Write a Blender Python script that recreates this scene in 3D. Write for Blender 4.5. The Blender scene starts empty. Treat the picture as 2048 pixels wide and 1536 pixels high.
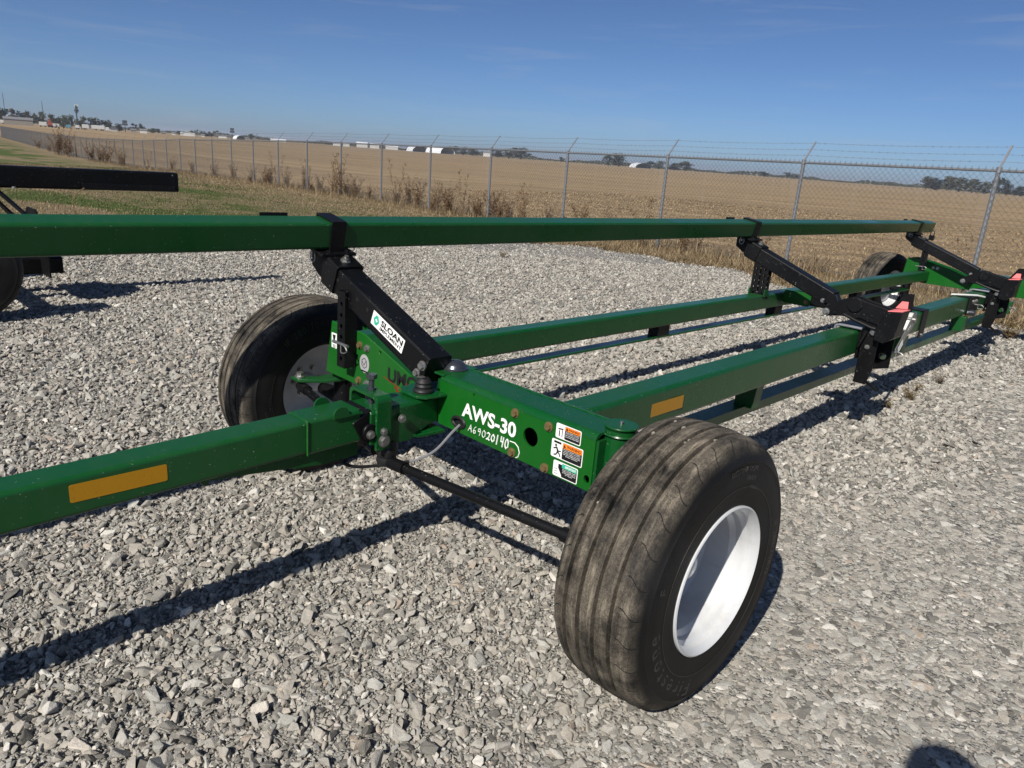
import bpy, bmesh, math, random
import numpy as np
from mathutils import Vector, Matrix

S = bpy.context.scene
C = S.collection
R = math.radians
random.seed(7)
rng = np.random.default_rng(11)

# ------------------------------------------------------------------ camera
cam = bpy.data.cameras.new('camera'); cam.sensor_width = 36.0; cam.lens = 25.636
cam.clip_start = 0.05; cam.clip_end = 12000
cam_ob = bpy.data.objects.new('camera', cam); C.objects.link(cam_ob)
cam_ob.matrix_world = Matrix(((0.70650642, -0.25782019, 0.65907315, 1.84092),
                              (0.70429107, 0.16475575, -0.69052852, -1.60252),
                              (0.06944611, 0.95204217, 0.29798145, 1.39266),
                              (0, 0, 0, 1)))
S.camera = cam_ob

# ------------------------------------------------------------------ light
SUN_EL, SUN_AZ = R(41), R(-16)          # the light travels towards azimuth -16 deg (from +y towards -x)
w = bpy.data.worlds.new('World'); S.world = w; w.use_nodes = True
wn = w.node_tree; wn.nodes.clear()
sky = wn.nodes.new('ShaderNodeTexSky'); sky.sky_type = 'NISHITA'; sky.sun_disc = False
sky.sun_elevation = SUN_EL; sky.sun_rotation = R(180) + SUN_AZ
sky.air_density = 0.6; sky.dust_density = 0.9; sky.ozone_density = 8.0; sky.altitude = 500
hs = wn.nodes.new('ShaderNodeHueSaturation'); hs.inputs['Saturation'].default_value = 1.0; hs.inputs['Value'].default_value = 1.0
# thin cirrus wisps
tc = wn.nodes.new('ShaderNodeTexCoord'); mp = wn.nodes.new('ShaderNodeMapping')
mp.inputs['Scale'].default_value = (1.3, 1.3, 14); mp.inputs['Rotation'].default_value = (R(4), R(-5), 0)
nz = wn.nodes.new('ShaderNodeTexNoise'); nz.inputs['Scale'].default_value = 3.2; nz.inputs['Detail'].default_value = 8; nz.inputs['Roughness'].default_value = .62
nz.inputs['Distortion'].default_value = .6
cr = wn.nodes.new('ShaderNodeMapRange'); cr.inputs['From Min'].default_value = .52; cr.inputs['From Max'].default_value = .80; cr.inputs['To Max'].default_value = .26
mx = wn.nodes.new('ShaderNodeMix'); mx.data_type = 'RGBA'; mx.inputs['B'].default_value = (5.0, 5.4, 6.0, 1)
bg = wn.nodes.new('ShaderNodeBackground'); bg.inputs['Strength'].default_value = 0.069
wo = wn.nodes.new('ShaderNodeOutputWorld')
L_ = wn.links.new
L_(sky.outputs[0], hs.inputs['Color']); L_(tc.outputs['Generated'], mp.inputs[0]); L_(mp.outputs[0], nz.inputs['Vector']); L_(nz.outputs[0], cr.inputs[0])
L_(cr.outputs[0], mx.inputs['Factor']); L_(hs.outputs[0], mx.inputs['A']); L_(mx.outputs['Result'], bg.inputs['Color']); L_(bg.outputs[0], wo.inputs[0])

sl = bpy.data.lights.new('sun', 'SUN'); sl.energy = 5.0; sl.angle = R(0.53); sl.color = (1.0, 0.95, 0.87)
so = bpy.data.objects.new('sun', sl); C.objects.link(so)
ld = Vector((math.sin(SUN_AZ) * math.cos(SUN_EL), math.cos(SUN_AZ) * math.cos(SUN_EL), -math.sin(SUN_EL)))
so.rotation_euler = ld.to_track_quat('-Z', 'Y').to_euler(); so.location = (3, -12, 20)

S.view_settings.view_transform = 'Standard'; S.view_settings.look = 'None'
S.view_settings.exposure = 0.32; S.view_settings.gamma = 1.0; S.view_settings.use_curve_mapping = False
S.render.engine = 'CYCLES'
S.cycles.max_bounces = 6; S.cycles.diffuse_bounces = 3; S.cycles.glossy_bounces = 3; S.cycles.transparent_max_bounces = 8

# ------------------------------------------------------------------ materials
class NT:
    def __init__(s, name):
        s.m = bpy.data.materials.new(name); s.m.use_nodes = True; s.t = s.m.node_tree
        s.b = s.t.nodes['Principled BSDF']; s._obj = None
    def n(s, typ, **kw):
        nd = s.t.nodes.new('ShaderNode' + typ)
        for k, v in kw.items():
            if k in nd.inputs: s.set(nd.inputs[k], v)
            else: setattr(nd, k, v)
        return nd
    def set(s, sock, v):
        if isinstance(v, bpy.types.NodeSocket): s.t.links.new(v, sock)
        elif isinstance(v, tuple) and len(v) == 3 and sock.type == 'RGBA': sock.default_value = (*v, 1)
        else: sock.default_value = v
    def co(s, kind='Object'):
        return s.n('TexCoord').outputs[kind]
    def pos(s): return s.n('NewGeometry').outputs['Position']
    def noise(s, vec, scale, detail=4, rough=.55, dist=0.0):
        return s.n('TexNoise', Vector=vec, Scale=scale, Detail=detail, Roughness=rough, Distortion=dist).outputs[0]
    def ramp(s, v, *stops):
        nd = s.n('ValToRGB'); s.set(nd.inputs[0], v); e = nd.color_ramp.elements
        while len(e) < len(stops): e.new(.5)
        for k, (p, c) in enumerate(stops):
            e[k].position = p; e[k].color = (*c, 1) if isinstance(c, tuple) else (c, c, c, 1)
        return nd.outputs[0]
    def mix(s, f, a, b, blend='MIX'):
        nd = s.n('Mix', data_type='RGBA', blend_type=blend)
        s.set(nd.inputs['Factor'], f); s.set(nd.inputs['A'], a); s.set(nd.inputs['B'], b); return nd.outputs['Result']
    def math(s, op, a, b=0.0, clamp=False):
        nd = s.n('Math', operation=op, use_clamp=clamp); s.set(nd.inputs[0], a); s.set(nd.inputs[1], b); return nd.outputs[0]
    def rng(s, v, a, b, c=0.0, d=1.0):
        nd = s.n('MapRange'); s.set(nd.inputs[0], v)
        for k, x in zip((1, 2, 3, 4), (a, b, c, d)): nd.inputs[k].default_value = x
        return nd.outputs[0]
    def scale(s, vec, sc, rot=(0, 0, 0)):
        return s.n('Mapping', Vector=vec, Scale=sc, Rotation=rot).outputs[0]
    def bump(s, h, strength=.3, dist=.01):
        nd = s.n('Bump'); nd.inputs['Strength'].default_value = strength; nd.inputs['Distance'].default_value = dist
        s.set(nd.inputs['Height'], h); s.set(s.b.inputs['Normal'], nd.outputs[0])
    def out(s, color=None, rough=None, metal=None, spec=None, coat=None, coatr=None):
        for k, v in (('Base Color', color), ('Roughness', rough), ('Metallic', metal), ('Specular IOR Level', spec), ('Coat Weight', coat), ('Coat Roughness', coatr)):
            if v is not None: s.set(s.b.inputs[k], v)
        return s.m

def m_paint(name, col, dusty, rough=.28, spec=.5, dust=.22, orange=.04):
    t = NT(name); v = t.co()
    n1 = t.noise(v, 2.5, 5, .6); n2 = t.noise(v, 60, 3, .6); n3 = t.noise(t.scale(v, (1, 1, .18)), 26, 4, .65)
    f = t.math('MULTIPLY', t.rng(t.math('ADD', t.math('MULTIPLY', n1, .6), t.math('MULTIPLY', n3, .4)), .42, .72), dust)
    c = t.mix(f, col, dusty)
    spk = t.rng(t.noise(v, 150, 2, .5), .715, .735)          # tiny paint chips and grit
    c = t.mix(t.math('MULTIPLY', spk, .5), c, (.35, .36, .33))
    t.bump(t.math('ADD', n2, t.math('MULTIPLY', n1, .5)), orange, .002)
    return t.out(c, t.rng(n1, .3, .7, rough - .06, rough + .14), 0, spec)

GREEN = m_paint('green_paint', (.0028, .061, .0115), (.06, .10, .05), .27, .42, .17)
GREEN_LIT = m_paint('green_paint_sunlit', (.0034, .086, .0078), (.07, .12, .045), .31, .38, .16)  # same green, lightened for the plates that face the sun
BLACK = m_paint('black_paint', (.0028, .0029, .0036), (.025, .0245, .024), .40, .24, .12)
BLACKP = m_paint('black_steel_rail', (.003, .003, .0035), (.02, .02, .02), .38, .18, .12)

def m_plain(name, col, rough=.5, metal=0.0, spec=.5, var=.15, scale=40):
    t = NT(name); v = t.co(); n = t.noise(v, scale, 4, .6)
    dark = tuple(x * (1 - var) for x in col); lite = tuple(min(1, x * (1 + var)) for x in col)
    c = t.mix(n, dark, lite); t.bump(n, .08, .002)
    return t.out(c, t.rng(n, .3, .7, rough - .06, rough + .08), metal, spec)
ZINC = m_plain('zinc_plated_steel', (.36, .355, .34), .36, .85, .5, .2, 60)
GALV = m_plain('galvanised_steel', (.20, .21, .225), .5, .4, .5, .22, 22)
WIRE = m_plain('galvanised_wire', (.15, .155, .165), .55, .3, .4, .2, 30)
RUST = m_plain('yellow_zinc_bolt', (.26, .19, .09), .5, .7, .5, .35, 90)
CAPB = m_plain('dark_steel_cap', (.11, .12, .14), .25, .8, .5, .15, 40)
RUBBER = m_plain('black_rubber', (.010, .010, .011), .55, 0, .35, .3, 80)
CABLE_G = m_plain('grey_cable', (.16, .16, .17), .5)
WHITE = m_plain('white_vinyl', (.78, .78, .76), .4, 0, .5, .04)
INK = m_plain('black_ink', (.008, .008, .009), .45, 0, .4, .1)
REDINK = m_plain('red_ink', (.20, .008, .007), .45)
ORANGE = m_plain('orange_vinyl', (.85, .22, .02), .42)
TEAL = m_plain('teal_vinyl', (.03, .40, .26), .42)
SILVERD = m_plain('silver_vinyl', (.45, .45, .46), .35, .3)
PINK = m_plain('pink_reflector', (.80, .20, .20), .4, 0, .5, .08)
CHALK = m_plain('white_paint_marker', (.72, .74, .70), .7, 0, .3, .15, 200)
YELLOW = m_plain('amber_reflective_tape', (.41, .195, .004), .32, 0, .4, .08, 120)
STRAPW = m_plain('webbing', (.62, .62, .58), .8, 0, .2, .2, 300)

def m_rim():
    t = NT('white_rim_enamel'); v = t.co(); n = t.noise(v, 7, 5, .62); g = t.noise(v, 140, 3, .6)
    c = t.mix(t.math('MULTIPLY', t.rng(n, .50, .72), .35), (.55, .56, .565), (.24, .22, .20))
    c = t.mix(t.math('MULTIPLY', t.rng(g, .68, .74), .35), c, (.25, .23, .2))
    t.bump(g, .03, .002)
    return t.out(c, .3, 0, .5, .2, .2)
RIM = m_rim()

def m_tyre():
    t = NT('dusty_tyre_rubber'); v = t.co()
    s = t.n('SeparateXYZ', Vector=v)
    r = t.math('SQRT', t.math('ADD', t.math('POWER', s.outputs[1], 2.0), t.math('POWER', s.outputs[2], 2.0)))
    ax = t.math('ABSOLUTE', s.outputs[0])
    n = t.noise(v, 9, 7, .68, .3); g = t.noise(v, 130, 4, .7); b = t.noise(v, 3.2, 3, .5)
    cyl = t.n('CombineXYZ', X=t.math('MULTIPLY', s.outputs[0], 34.0), Y=t.math('MULTIPLY', t.math('ARCTAN2', s.outputs[1], s.outputs[2]), 1.6), Z=0.0).outputs[0]
    gr = t.noise(cyl, 1.6, 7, .72)                             # smears run round the tyre
    fine = t.noise(v, 420, 3, .7)
    tread = t.rng(r, .342, .374)                              # the crown picks up yard dirt, the sidewall does not
    d = t.math('MULTIPLY', tread, t.rng(t.math('ADD', t.math('MULTIPLY', n, .62), t.math('MULTIPLY', gr, .38)), .385, .545))
    dirt = t.mix(t.rng(t.math('ADD', t.math('MULTIPLY', g, .35), t.math('MULTIPLY', fine, .65)), .40, .62), (.044, .038, .030), (.165, .142, .110))
    dirt = t.mix(t.math('MULTIPLY', t.math('MULTIPLY', t.rng(gr, .52, .66), t.rng(n, .42, .6)), .8), dirt, (.29, .245, .185))
    c = t.mix(t.math('MULTIPLY', d, .95), (.0055, .0054, .0054), dirt)
    c = t.mix(t.math('MULTIPLY', t.rng(b, .50, .66), .6), c, (.016, .016, .017))
    side = t.math('SUBTRACT', 1.0, tread)
    c = t.mix(t.math('MULTIPLY', t.math('MULTIPLY', side, t.rng(n, .45, .8)), .03), c, (.14, .125, .11))
    # worn sipes across the shoulder ribs
    an = t.math('ADD', t.math('MULTIPLY', t.math('ARCTAN2', s.outputs[1], s.outputs[2]), 30 / 6.28319), t.math('ADD', t.math('MULTIPLY', t.math('SINE', t.math('MULTIPLY', ax, 120.0)), .09), t.math('MULTIPLY', ax, 5.0)))
    ph = t.math('ABSOLUTE', t.math('SUBTRACT', t.math('FRACT', an), .5))
    zone = t.math('MULTIPLY', t.rng(ax, .082, .086), t.math('SUBTRACT', 1.0, t.rng(ax, .124, .128)))
    sip = t.math('MULTIPLY', t.math('MULTIPLY', t.rng(ph, .012, .03, 1, 0), zone), t.rng(r, .34, .345))
    c = t.mix(t.math('MULTIPLY', sip, .85), c, (.008, .008, .008))
    t.bump(t.math('SUBTRACT', t.math('ADD', t.math('MULTIPLY', g, .5), t.math('ADD', t.math('MULTIPLY', fine, .5), t.math('MULTIPLY', gr, .5))), t.math('MULTIPLY', sip, 1.5)), .45, .004)
    return t.out(c, t.rng(tread, 0, 1, .55, .88), 0, .20)
TYRE = m_tyre()

# ------------------------------------------------------------------ mesh helpers
class MB:
    def __init__(s): s.v = []; s.f = []
    def add(s, vs, fs):
        n = len(s.v); s.v += [tuple(x) for x in vs]; s.f += [tuple(i + n for i in f) for f in fs]; return s
    def box(s, c, d, rot=None):
        c = Vector(c); M = rot or Matrix.Identity(3); vs = []
        for z in (-.5, .5):
            for x, y in ((-.5, -.5), (.5, -.5), (.5, .5), (-.5, .5)): vs.append(c + M @ Vector((x * d[0], y * d[1], z * d[2])))
        return s.add(vs, [(3, 2, 1, 0), (4, 5, 6, 7), (0, 1, 5, 4), (1, 2, 6, 5), (2, 3, 7, 6), (3, 0, 4, 7)])
    def loft(s, rings, cap=True, closed=False):
        n = len(rings[0]); vs = [p for r in rings for p in r]; fs = []
        m = len(rings)
        for k in range(m if closed else m - 1):
            a, b = k * n, ((k + 1) % m) * n
            for i in range(n): fs.append((a + i, a + (i + 1) % n, b + (i + 1) % n, b + i))
        if cap and not closed: fs += [tuple(range(n))[::-1], tuple(range((m - 1) * n, m * n))]
        return s.add(vs, fs)
    def rtube(s, p0, p1, wd, ht, r=.012, up=(0, 0, 1), seg=3):     # rounded rectangular bar from p0 to p1
        p0 = Vector(p0); p1 = Vector(p1); d = (p1 - p0).normalized(); side = d.cross(Vector(up)).normalized(); u = side.cross(d)
        prof = []
        for cx, cy, a0 in ((1, 1, 0), (-1, 1, 90), (-1, -1, 180), (1, -1, 270)):
            for k in range(seg + 1):
                a = R(a0 + 90 * k / seg)
                prof.append((cx * (wd / 2 - r) + r * math.cos(a), cy * (ht / 2 - r) + r * math.sin(a)))
        return s.loft([[p + side * a + u * b for a, b in prof] for p in (p0, p1)])
    def cyl(s, p0, p1, r, n=18, r2=None):
        p0 = Vector(p0); p1 = Vector(p1); d = (p1 - p0).normalized(); a = d.orthogonal().normalized(); b = d.cross(a)
        r2 = r if r2 is None else r2
        ring = lambda p, q: [p + (a * math.cos(2 * math.pi * i / n) + b * math.sin(2 * math.pi * i / n)) * q for i in range(n)]
        return s.loft([ring(p0, r), ring(p1, r2)])
    def pipe(s, pts, r, n=8, closed=False, taper=None):
        pts = [Vector(p) for p in pts]; rings = []; m = len(pts); a = None
        for k, p in enumerate(pts):
            if closed: t = (pts[(k + 1) % m] - pts[k - 1]).normalized()
            else: t = (pts[min(k + 1, m - 1)] - pts[max(k - 1, 0)]).normalized()
            a = t.orthogonal().normalized() if a is None else (a - t * a.dot(t)).normalized()
            b = t.cross(a); q = r if taper is None else r * (1 + (taper - 1) * k / (m - 1))
            rings.append([p + (a * math.cos(2 * math.pi * i / n) + b * math.sin(2 * math.pi * i / n)) * q for i in range(n)])
        return s.loft(rings, cap=not closed, closed=closed)
    def lathe(s, prof, o=(0, 0, 0), axis='X', n=48, closed=False):     # prof: (along, radius)
        o = Vector(o); rings = []
        for x, r in prof:
            ring = []
            for i in range(n):
                a = 2 * math.pi * i / n; c, q = math.cos(a) * r, math.sin(a) * r
                ring.append(o + (Vector((x, c, q)) if axis == 'X' else Vector((c, q, x))))
            rings.append(ring)
        return s.loft(rings, cap=not closed, closed=closed)
    def plate(s, outer, holes, O, U, V, th):             # polygon with holes in the plane O,U,V, thickness th along U x V
        O, U, V = Vector(O), Vector(U).normalized(), Vector(V).normalized(); N = U.cross(V)
        loops = [outer] + list(holes)
        bm = bmesh.new(); es = []; base = []
        for lp in loops:
            vs = [bm.verts.new((a, b, 0)) for a, b in lp]; base.append(len(lp))
            for i in range(len(vs)): es.append(bm.edges.new((vs[i], vs[(i + 1) % len(vs)])))
        bm.verts.index_update()
        r = bmesh.ops.triangle_fill(bm, edges=es, use_beauty=True, use_dissolve=False)
        bm.verts.index_update()
        tri = [tuple(v.index for v in f.verts) for f in bm.faces]; co = [v.co.copy() for v in bm.verts]; bm.free()
        n = len(co); vs = [O + U * c.x + V * c.y for c in co] + [O + U * c.x + V * c.y + N * th for c in co]
        fs = [t[::-1] for t in tri] + [tuple(i + n for i in t) for t in tri]; k = 0
        for m in base:
            for i in range(m): a, b = k + i, k + (i + 1) % m; fs.append((a, b, b + n, a + n))
            k += m
        return s.add(vs, fs)
    def hexbolt(s, p, d, r=.011, h=.008, washer=True):
        p = Vector(p); d = Vector(d).normalized()
        if washer: s.cyl(p - d * .002, p + d * .003, r * 1.45, 16)
        return s.cyl(p + d * .003, p + d * (.003 + h), r, 6)

def circ(cx, cy, r, n=18, ry=None):
    return [(cx + r * math.cos(2 * math.pi * i / n), cy + (ry or r) * math.sin(2 * math.pi * i / n)) for i in range(n)]
def rrect(x0, x1, y0, y1, r, seg=4):
    o = []
    for cx, cy, a0 in ((x1 - r, y1 - r, 0), (x0 + r, y1 - r, 90), (x0 + r, y0 + r, 180), (x1 - r, y0 + r, 270)):
        for k in range(seg + 1): a = R(a0 + 90 * k / seg); o.append((cx + r * math.cos(a), cy + r * math.sin(a)))
    return o

def mesh_of(name, mb, mat, sharp=32, fix=True):
    me = bpy.data.meshes.new(name); me.from_pydata([tuple(v) for v in mb.v], [], mb.f)
    if fix:
        bm = bmesh.new(); bm.from_mesh(me); bmesh.ops.recalc_face_normals(bm, faces=bm.faces); bm.to_mesh(me); bm.free()
    me.polygons.foreach_set('use_smooth', [True] * len(me.polygons)); me.set_sharp_from_angle(angle=R(sharp))
    me.materials.append(mat); me.update(); return me
def obj(name, mb, mat, parent=None, bevel=0, sharp=32, label=None, fix=True):
    me = mb if isinstance(mb, bpy.types.Mesh) else mesh_of(name, mb, mat, sharp, fix)
    o = bpy.data.objects.new(name, me); C.objects.link(o); o.parent = parent
    if bevel:
        b = o.modifiers.new('bevel', 'BEVEL'); b.width = bevel; b.segments = 2; b.limit_method = 'ANGLE'; b.angle_limit = R(40); b.harden_normals = False
    if label: o['label'] = label
    if fix and not isinstance(mb, bpy.types.Mesh):                # flat faces stay flat beside rounded edges
        wn_ = o.modifiers.new('normals', 'WEIGHTED_NORMAL'); wn_.weight = 90; wn_.keep_sharp = True
    return o
def tag(o, label, cat=None, group=None, kind=None):
    o['label'] = label
    if cat: o['category'] = cat
    if group: o['group'] = group
    if kind: o['kind'] = kind
    return o
def empty(name, loc=(0, 0, 0), rot=(0, 0, 0)):
    o = bpy.data.objects.new(name, None); o.empty_display_size = .1; C.objects.link(o); o.location = loc; o.rotation_euler = rot; return o
def dup(o, parent=None):
    c = o.copy(); C.objects.link(c); c.parent = parent
    for ch in list(o.children): dup(ch, c)
    return c

_dg = bpy.context.evaluated_depsgraph_get
def text_geo(txt, size, bold=0.0, shear=0.0, space=1.0, extrude=0.0):
    cu = bpy.data.curves.new('t', 'FONT'); cu.body = txt; cu.size = size; cu.offset = bold; cu.shear = shear; cu.space_character = space
    cu.extrude = extrude; cu.resolution_u = 3
    o = bpy.data.objects.new('t', cu); C.objects.link(o); bpy.context.view_layer.update()
    me = bpy.data.meshes.new_from_object(o.evaluated_get(_dg()))
    vs = [v.co.copy() for v in me.vertices]; fs = [tuple(p.vertices) for p in me.polygons]
    bpy.data.objects.remove(o); bpy.data.curves.remove(cu); bpy.data.meshes.remove(me)
    return vs, fs
def text_on(mb, txt, O, U, V, wdt, hgt, bold=0.0, off=.0012, shear=0.0):       # text stretched into the box at O
    O, U, V = Vector(O), Vector(U).normalized(), Vector(V).normalized(); N = U.cross(V)
    vs, fs = text_geo(txt, 1.0, bold, shear)
    x0 = min(v.x for v in vs); x1 = max(v.x for v in vs); y0 = min(v.y for v in vs); y1 = max(v.y for v in vs)
    mb.add([O + U * ((v.x - x0) / (x1 - x0) * wdt) + V * ((v.y - y0) / (y1 - y0) * hgt) + N * off for v in vs], fs)
    return mb
def decal(name, parent, mat, outer, O, U, V, th=.0008, label=None):
    return obj(name, MB().plate(outer, [], O, U, V, th), mat, parent, label=label)

# ------------------------------------------------------------------ terrain
_px = np.array([-400, -91, -71, -52, -43, -34, -25, -13, 0, 60.]); _pz = np.array([-1.55, -1.55, -1.39, -1.04, -.72, -.52, -.30, -.15, 0, .1])
def T(x, y):
    return -.0135 * np.clip(y, 0, 12) + np.interp(x, _px, _pz) * np.clip((np.asarray(y) + 14) / 14, 0, 1)

def m_field():
    t = NT('harvested_stubble_field'); p = t.pos()
    rows = t.n('TexWave', Vector=t.scale(p, (.10, 1, 1), (0, 0, R(6))), Scale=1.1, Distortion=2.2, Detail=3.0).outputs[1]
    big = t.noise(t.scale(p, (.25, 1, 1), (0, 0, R(6))), .06, 5, .6); mid = t.noise(t.scale(p, (.4, 1.6, 1)), .9, 6, .68); fin = t.noise(p, 22, 6, .75)
    c = t.ramp(t.math('ADD', t.math('MULTIPLY', fin, .55), t.math('MULTIPLY', mid, .45)), (.30, (.09, .062, .034)), (.48, (.245, .175, .098)), (.60, (.40, .29, .165)), (.8, (.53, .405, .25)))
    c = t.mix(t.math('MULTIPLY', t.rng(rows, .35, .9), .5), c, (.13, .092, .05))
    c = t.mix(t.math('MULTIPLY', t.rng(big, .38, .66), .45), c, (.38, .275, .155))
    band = t.noise(t.scale(p, (.018, 1, 1), (0, 0, R(6))), .30, 4, .7)                    # combine passes
    c = t.mix(t.math('MULTIPLY', t.rng(band, .46, .62), .42), c, (.115, .080, .044)); c = t.mix(t.math('MULTIPLY', t.rng(band, .46, .34), .35), c, (.42, .32, .18))
    t.bump(t.math('ADD', t.math('MULTIPLY', fin, .8), mid), .5, .03)
    return t.out(c, .95, 0, .15)
def m_lawn():
    t = NT('patchy_autumn_lawn'); p = t.pos()
    big = t.noise(t.scale(p, (.55, 1.3, 1)), .33, 5, .6, .4); mid = t.noise(p, 2.6, 6, .7); fin = t.noise(t.scale(p, (1, 1, 1)), 45, 6, .75)
    dry = t.ramp(fin, (.3, (.085, .064, .038)), (.55, (.21, .162, .095)), (.75, (.34, .27, .165)))
    grn = t.ramp(fin, (.3, (.028, .042, .011)), (.6, (.075, .105, .027)), (.8, (.15, .16, .055)))
    s = t.n('SeparateXYZ', Vector=p)
    near = t.rng(t.math('ADD', s.outputs[1], t.math('MULTIPLY', s.outputs[0], .1263)), 7.2, 10.2)     # bare thatch towards the fence
    f = t.math('MULTIPLY', t.rng(t.math('ADD', t.math('MULTIPLY', big, .75), t.math('MULTIPLY', mid, .25)), .455, .545), t.math('SUBTRACT', 1.0, near))
    c = t.mix(f, dry, grn)
    t.bump(t.math('ADD', fin, mid), .6, .03)
    return t.out(c, .95, 0, .12)
def m_gravelbed():
    t = NT('crushed_limestone_bed'); p = t.pos()
    v1 = t.n('TexVoronoi', Vector=p, Scale=42.0, feature='F1'); v2 = t.n('TexVoronoi', Vector=p, Scale=110.0, feature='F1')
    c1 = t.ramp(t.n('SeparateColor', Color=v1.outputs['Color']).outputs[0], (0, (.17, .163, .148)), (.5, (.29, .278, .255)), (1, (.42, .405, .375)))
    c2 = t.ramp(t.n('SeparateColor', Color=v2.outputs['Color']).outputs[1], (0, (.16, .15, .132)), (.6, (.31, .293, .262)), (1, (.43, .41, .38)))
    n = t.noise(p, 1.3, 4, .6); g = t.noise(p, 320, 3, .7)
    c = t.mix(t.rng(n, .42, .62), c1, c2); c = t.mix(.35, c, t.ramp(g, (.3, (.15, .142, .125)), (.7, (.40, .385, .35))))
    t.bump(t.math('SUBTRACT', t.math('MULTIPLY', g, .5), t.math('ADD', v1.outputs['Distance'], v2.outputs['Distance'])), .8, .02)
    return t.out(c, .92, 0, .2)
def m_stone():
    t = NT('crushed_limestone'); v = t.co()
    rnd = t.n('ObjectInfo').outputs['Random']
    n = t.noise(v, 2.2, 6, .68); g = t.noise(v, 16, 4, .7); vein = t.rng(t.noise(v, 1.4, 3, .5, 1.5), .485, .5)
    c = t.ramp(rnd, (0, (.125, .117, .102)), (.14, (.25, .236, .208)), (.36, (.375, .353, .31)), (.55, (.335, .303, .256)), (.72, (.46, .432, .38)), (.86, (.315, .31, .28)), (.95, (.62, .59, .53)), (1, (.36, .29, .225)))
    c.node.color_ramp.interpolation = 'LINEAR'
    c = t.mix(1.0, c, t.ramp(t.math('ADD', t.math('MULTIPLY', n, .6), t.math('MULTIPLY', g, .4)), (.3, .68), (.7, 1.22)), 'MULTIPLY')
    c = t.mix(t.math('MULTIPLY', t.math('MULTIPLY', vein, t.math('SUBTRACT', 1.0, vein)), .6), c, (.5, .5, .48))
    t.bump(t.math('ADD', n, t.math('MULTIPLY', g, .5)), .35, .25)
    return t.out(c, .88, 0, .22)
FIELD, LAWN, BED, STONE = m_field(), m_lawn(), m_gravelbed(), m_stone()

def sheet(name, xs, ys, mat, off, keep=None):
    X, Y = np.meshgrid(xs, ys); Z = T(X, Y) + off; n, m = len(xs), len(ys)
    co = np.stack([X.ravel(), Y.ravel(), Z.ravel()], 1)
    i = np.arange(n * m).reshape(m, n); q = np.stack([i[:-1, :-1], i[:-1, 1:], i[1:, 1:], i[1:, :-1]], -1).reshape(-1, 4)
    if keep is not None:
        ctr = co[q].mean(1); q = q[keep(ctr[:, 0], ctr[:, 1])]
    me = bpy.data.meshes.new(name); me.from_pydata(co.tolist(), [], q.tolist()); me.polygons.foreach_set('use_smooth', [True] * len(me.polygons))
    me.materials.append(mat); me.update()
    o = bpy.data.objects.new(name, me); C.objects.link(o); o['kind'] = 'structure'; return o

def grade(*segs):
    out = []
    for a, b, n in segs: out += list(np.linspace(a, b, n, endpoint=False))
    return np.array(sorted(out))
# the farm field: one sheet to the horizon
gx = grade((-7000, -1500, 8), (-1500, -300, 16), (-300, -110, 18), (-110, 60, 86), (60, 400, 12), (400, 7001, 8))
gy = grade((-6000, -200, 8), (-200, -30, 12), (-30, 30, 31), (30, 120, 18), (120, 1000, 18), (1000, 7001, 8))
tag(sheet('field', gx, gy, FIELD, -.035), 'tan harvested crop field running flat to the horizon', kind='structure')

# edge of the gravel yard (x, y): gravel lies on the camera side of it
_ex = np.array([-60, -22, -13, -11, -9.6, -7, -5, -3.6, -2.6, -1.2, 0, 3, 40]); _ey = np.array([-30, -14, -2, 3, 7.2, 9.7, 9.9, 9.3, 8.7, 8.2, 8.3, 8.6, 9.0])
_frng = np.random.default_rng(3); _fa = _frng.uniform(0, 6.28, 12); _fk = _frng.uniform(.5, 5, 12)
def wob(x, amp=.25):
    return amp * sum(np.sin(k * x + a) for k, a in zip(_fk, _fa)) / 3.2
def yard_edge(x): return np.interp(x, _ex, _ey) + wob(x, .22)
def fence_y(x): return 10.96 - (x + .89) * .12645
tag(sheet('lawn', grade((-180, -60, 60), (-60, 30, 180)), grade((-60, -10, 25), (-10, 40, 126)), LAWN, -.012,
      lambda x, y: y < fence_y(x) + .9 + .5 * np.sin(x * 1.3) * np.sin(x * .37)), 'patchy green and straw coloured mown grass between the gravel and the fence', kind='structure')
tag(sheet('gravel_yard', grade((-45, -12, 80), (-12, 8, 200), (8, 30, 20)), grade((-30, -4, 26), (-4, 11, 151)), BED, .004,
      lambda x, y: y < yard_edge(x)), 'grey crushed stone yard surface', kind='structure')

# ------------------------------------------------------------------ loose gravel (scattered instances of a few broken stones)
proto = bpy.data.collections.new('stone_shapes')
NP = 20
for k in range(NP):
    r_ = random.Random(100 + k); bm = bmesh.new()
    ax = (1, r_.uniform(.55, .95), r_.uniform(.38, .8))
    for i in range(r_.choice((10, 12, 14, 17))):
        d = Vector((r_.gauss(0, 1), r_.gauss(0, 1), r_.gauss(0, 1))).normalized()
        m = max(abs(d.x), abs(d.y), abs(d.z)); d = d * (1 + .35 * (1 / m - 1)) * r_.uniform(.82, 1.05)       # between a ball and a block
        bm.verts.new((d.x * ax[0] * .5, d.y * ax[1] * .5, d.z * ax[2] * .5))
    ch = bmesh.ops.convex_hull(bm, input=bm.verts)
    bmesh.ops.delete(bm, geom=[v for v in bm.verts if not v.link_faces], context='VERTS')
    bmesh.ops.dissolve_limit(bm, angle_limit=R(14), verts=bm.verts, edges=bm.edges)
    bmesh.ops.bevel(bm, geom=bm.edges[:], offset=.025, segments=1, affect='EDGES', profile=.5, clamp_overlap=True)
    bmesh.ops.recalc_face_normals(bm, faces=bm.faces)
    me = bpy.data.meshes.new('stone'); bm.to_mesh(me); bm.free(); me.materials.append(STONE)
    proto.objects.link(bpy.data.objects.new('stone_%02d' % k, me))

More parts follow.
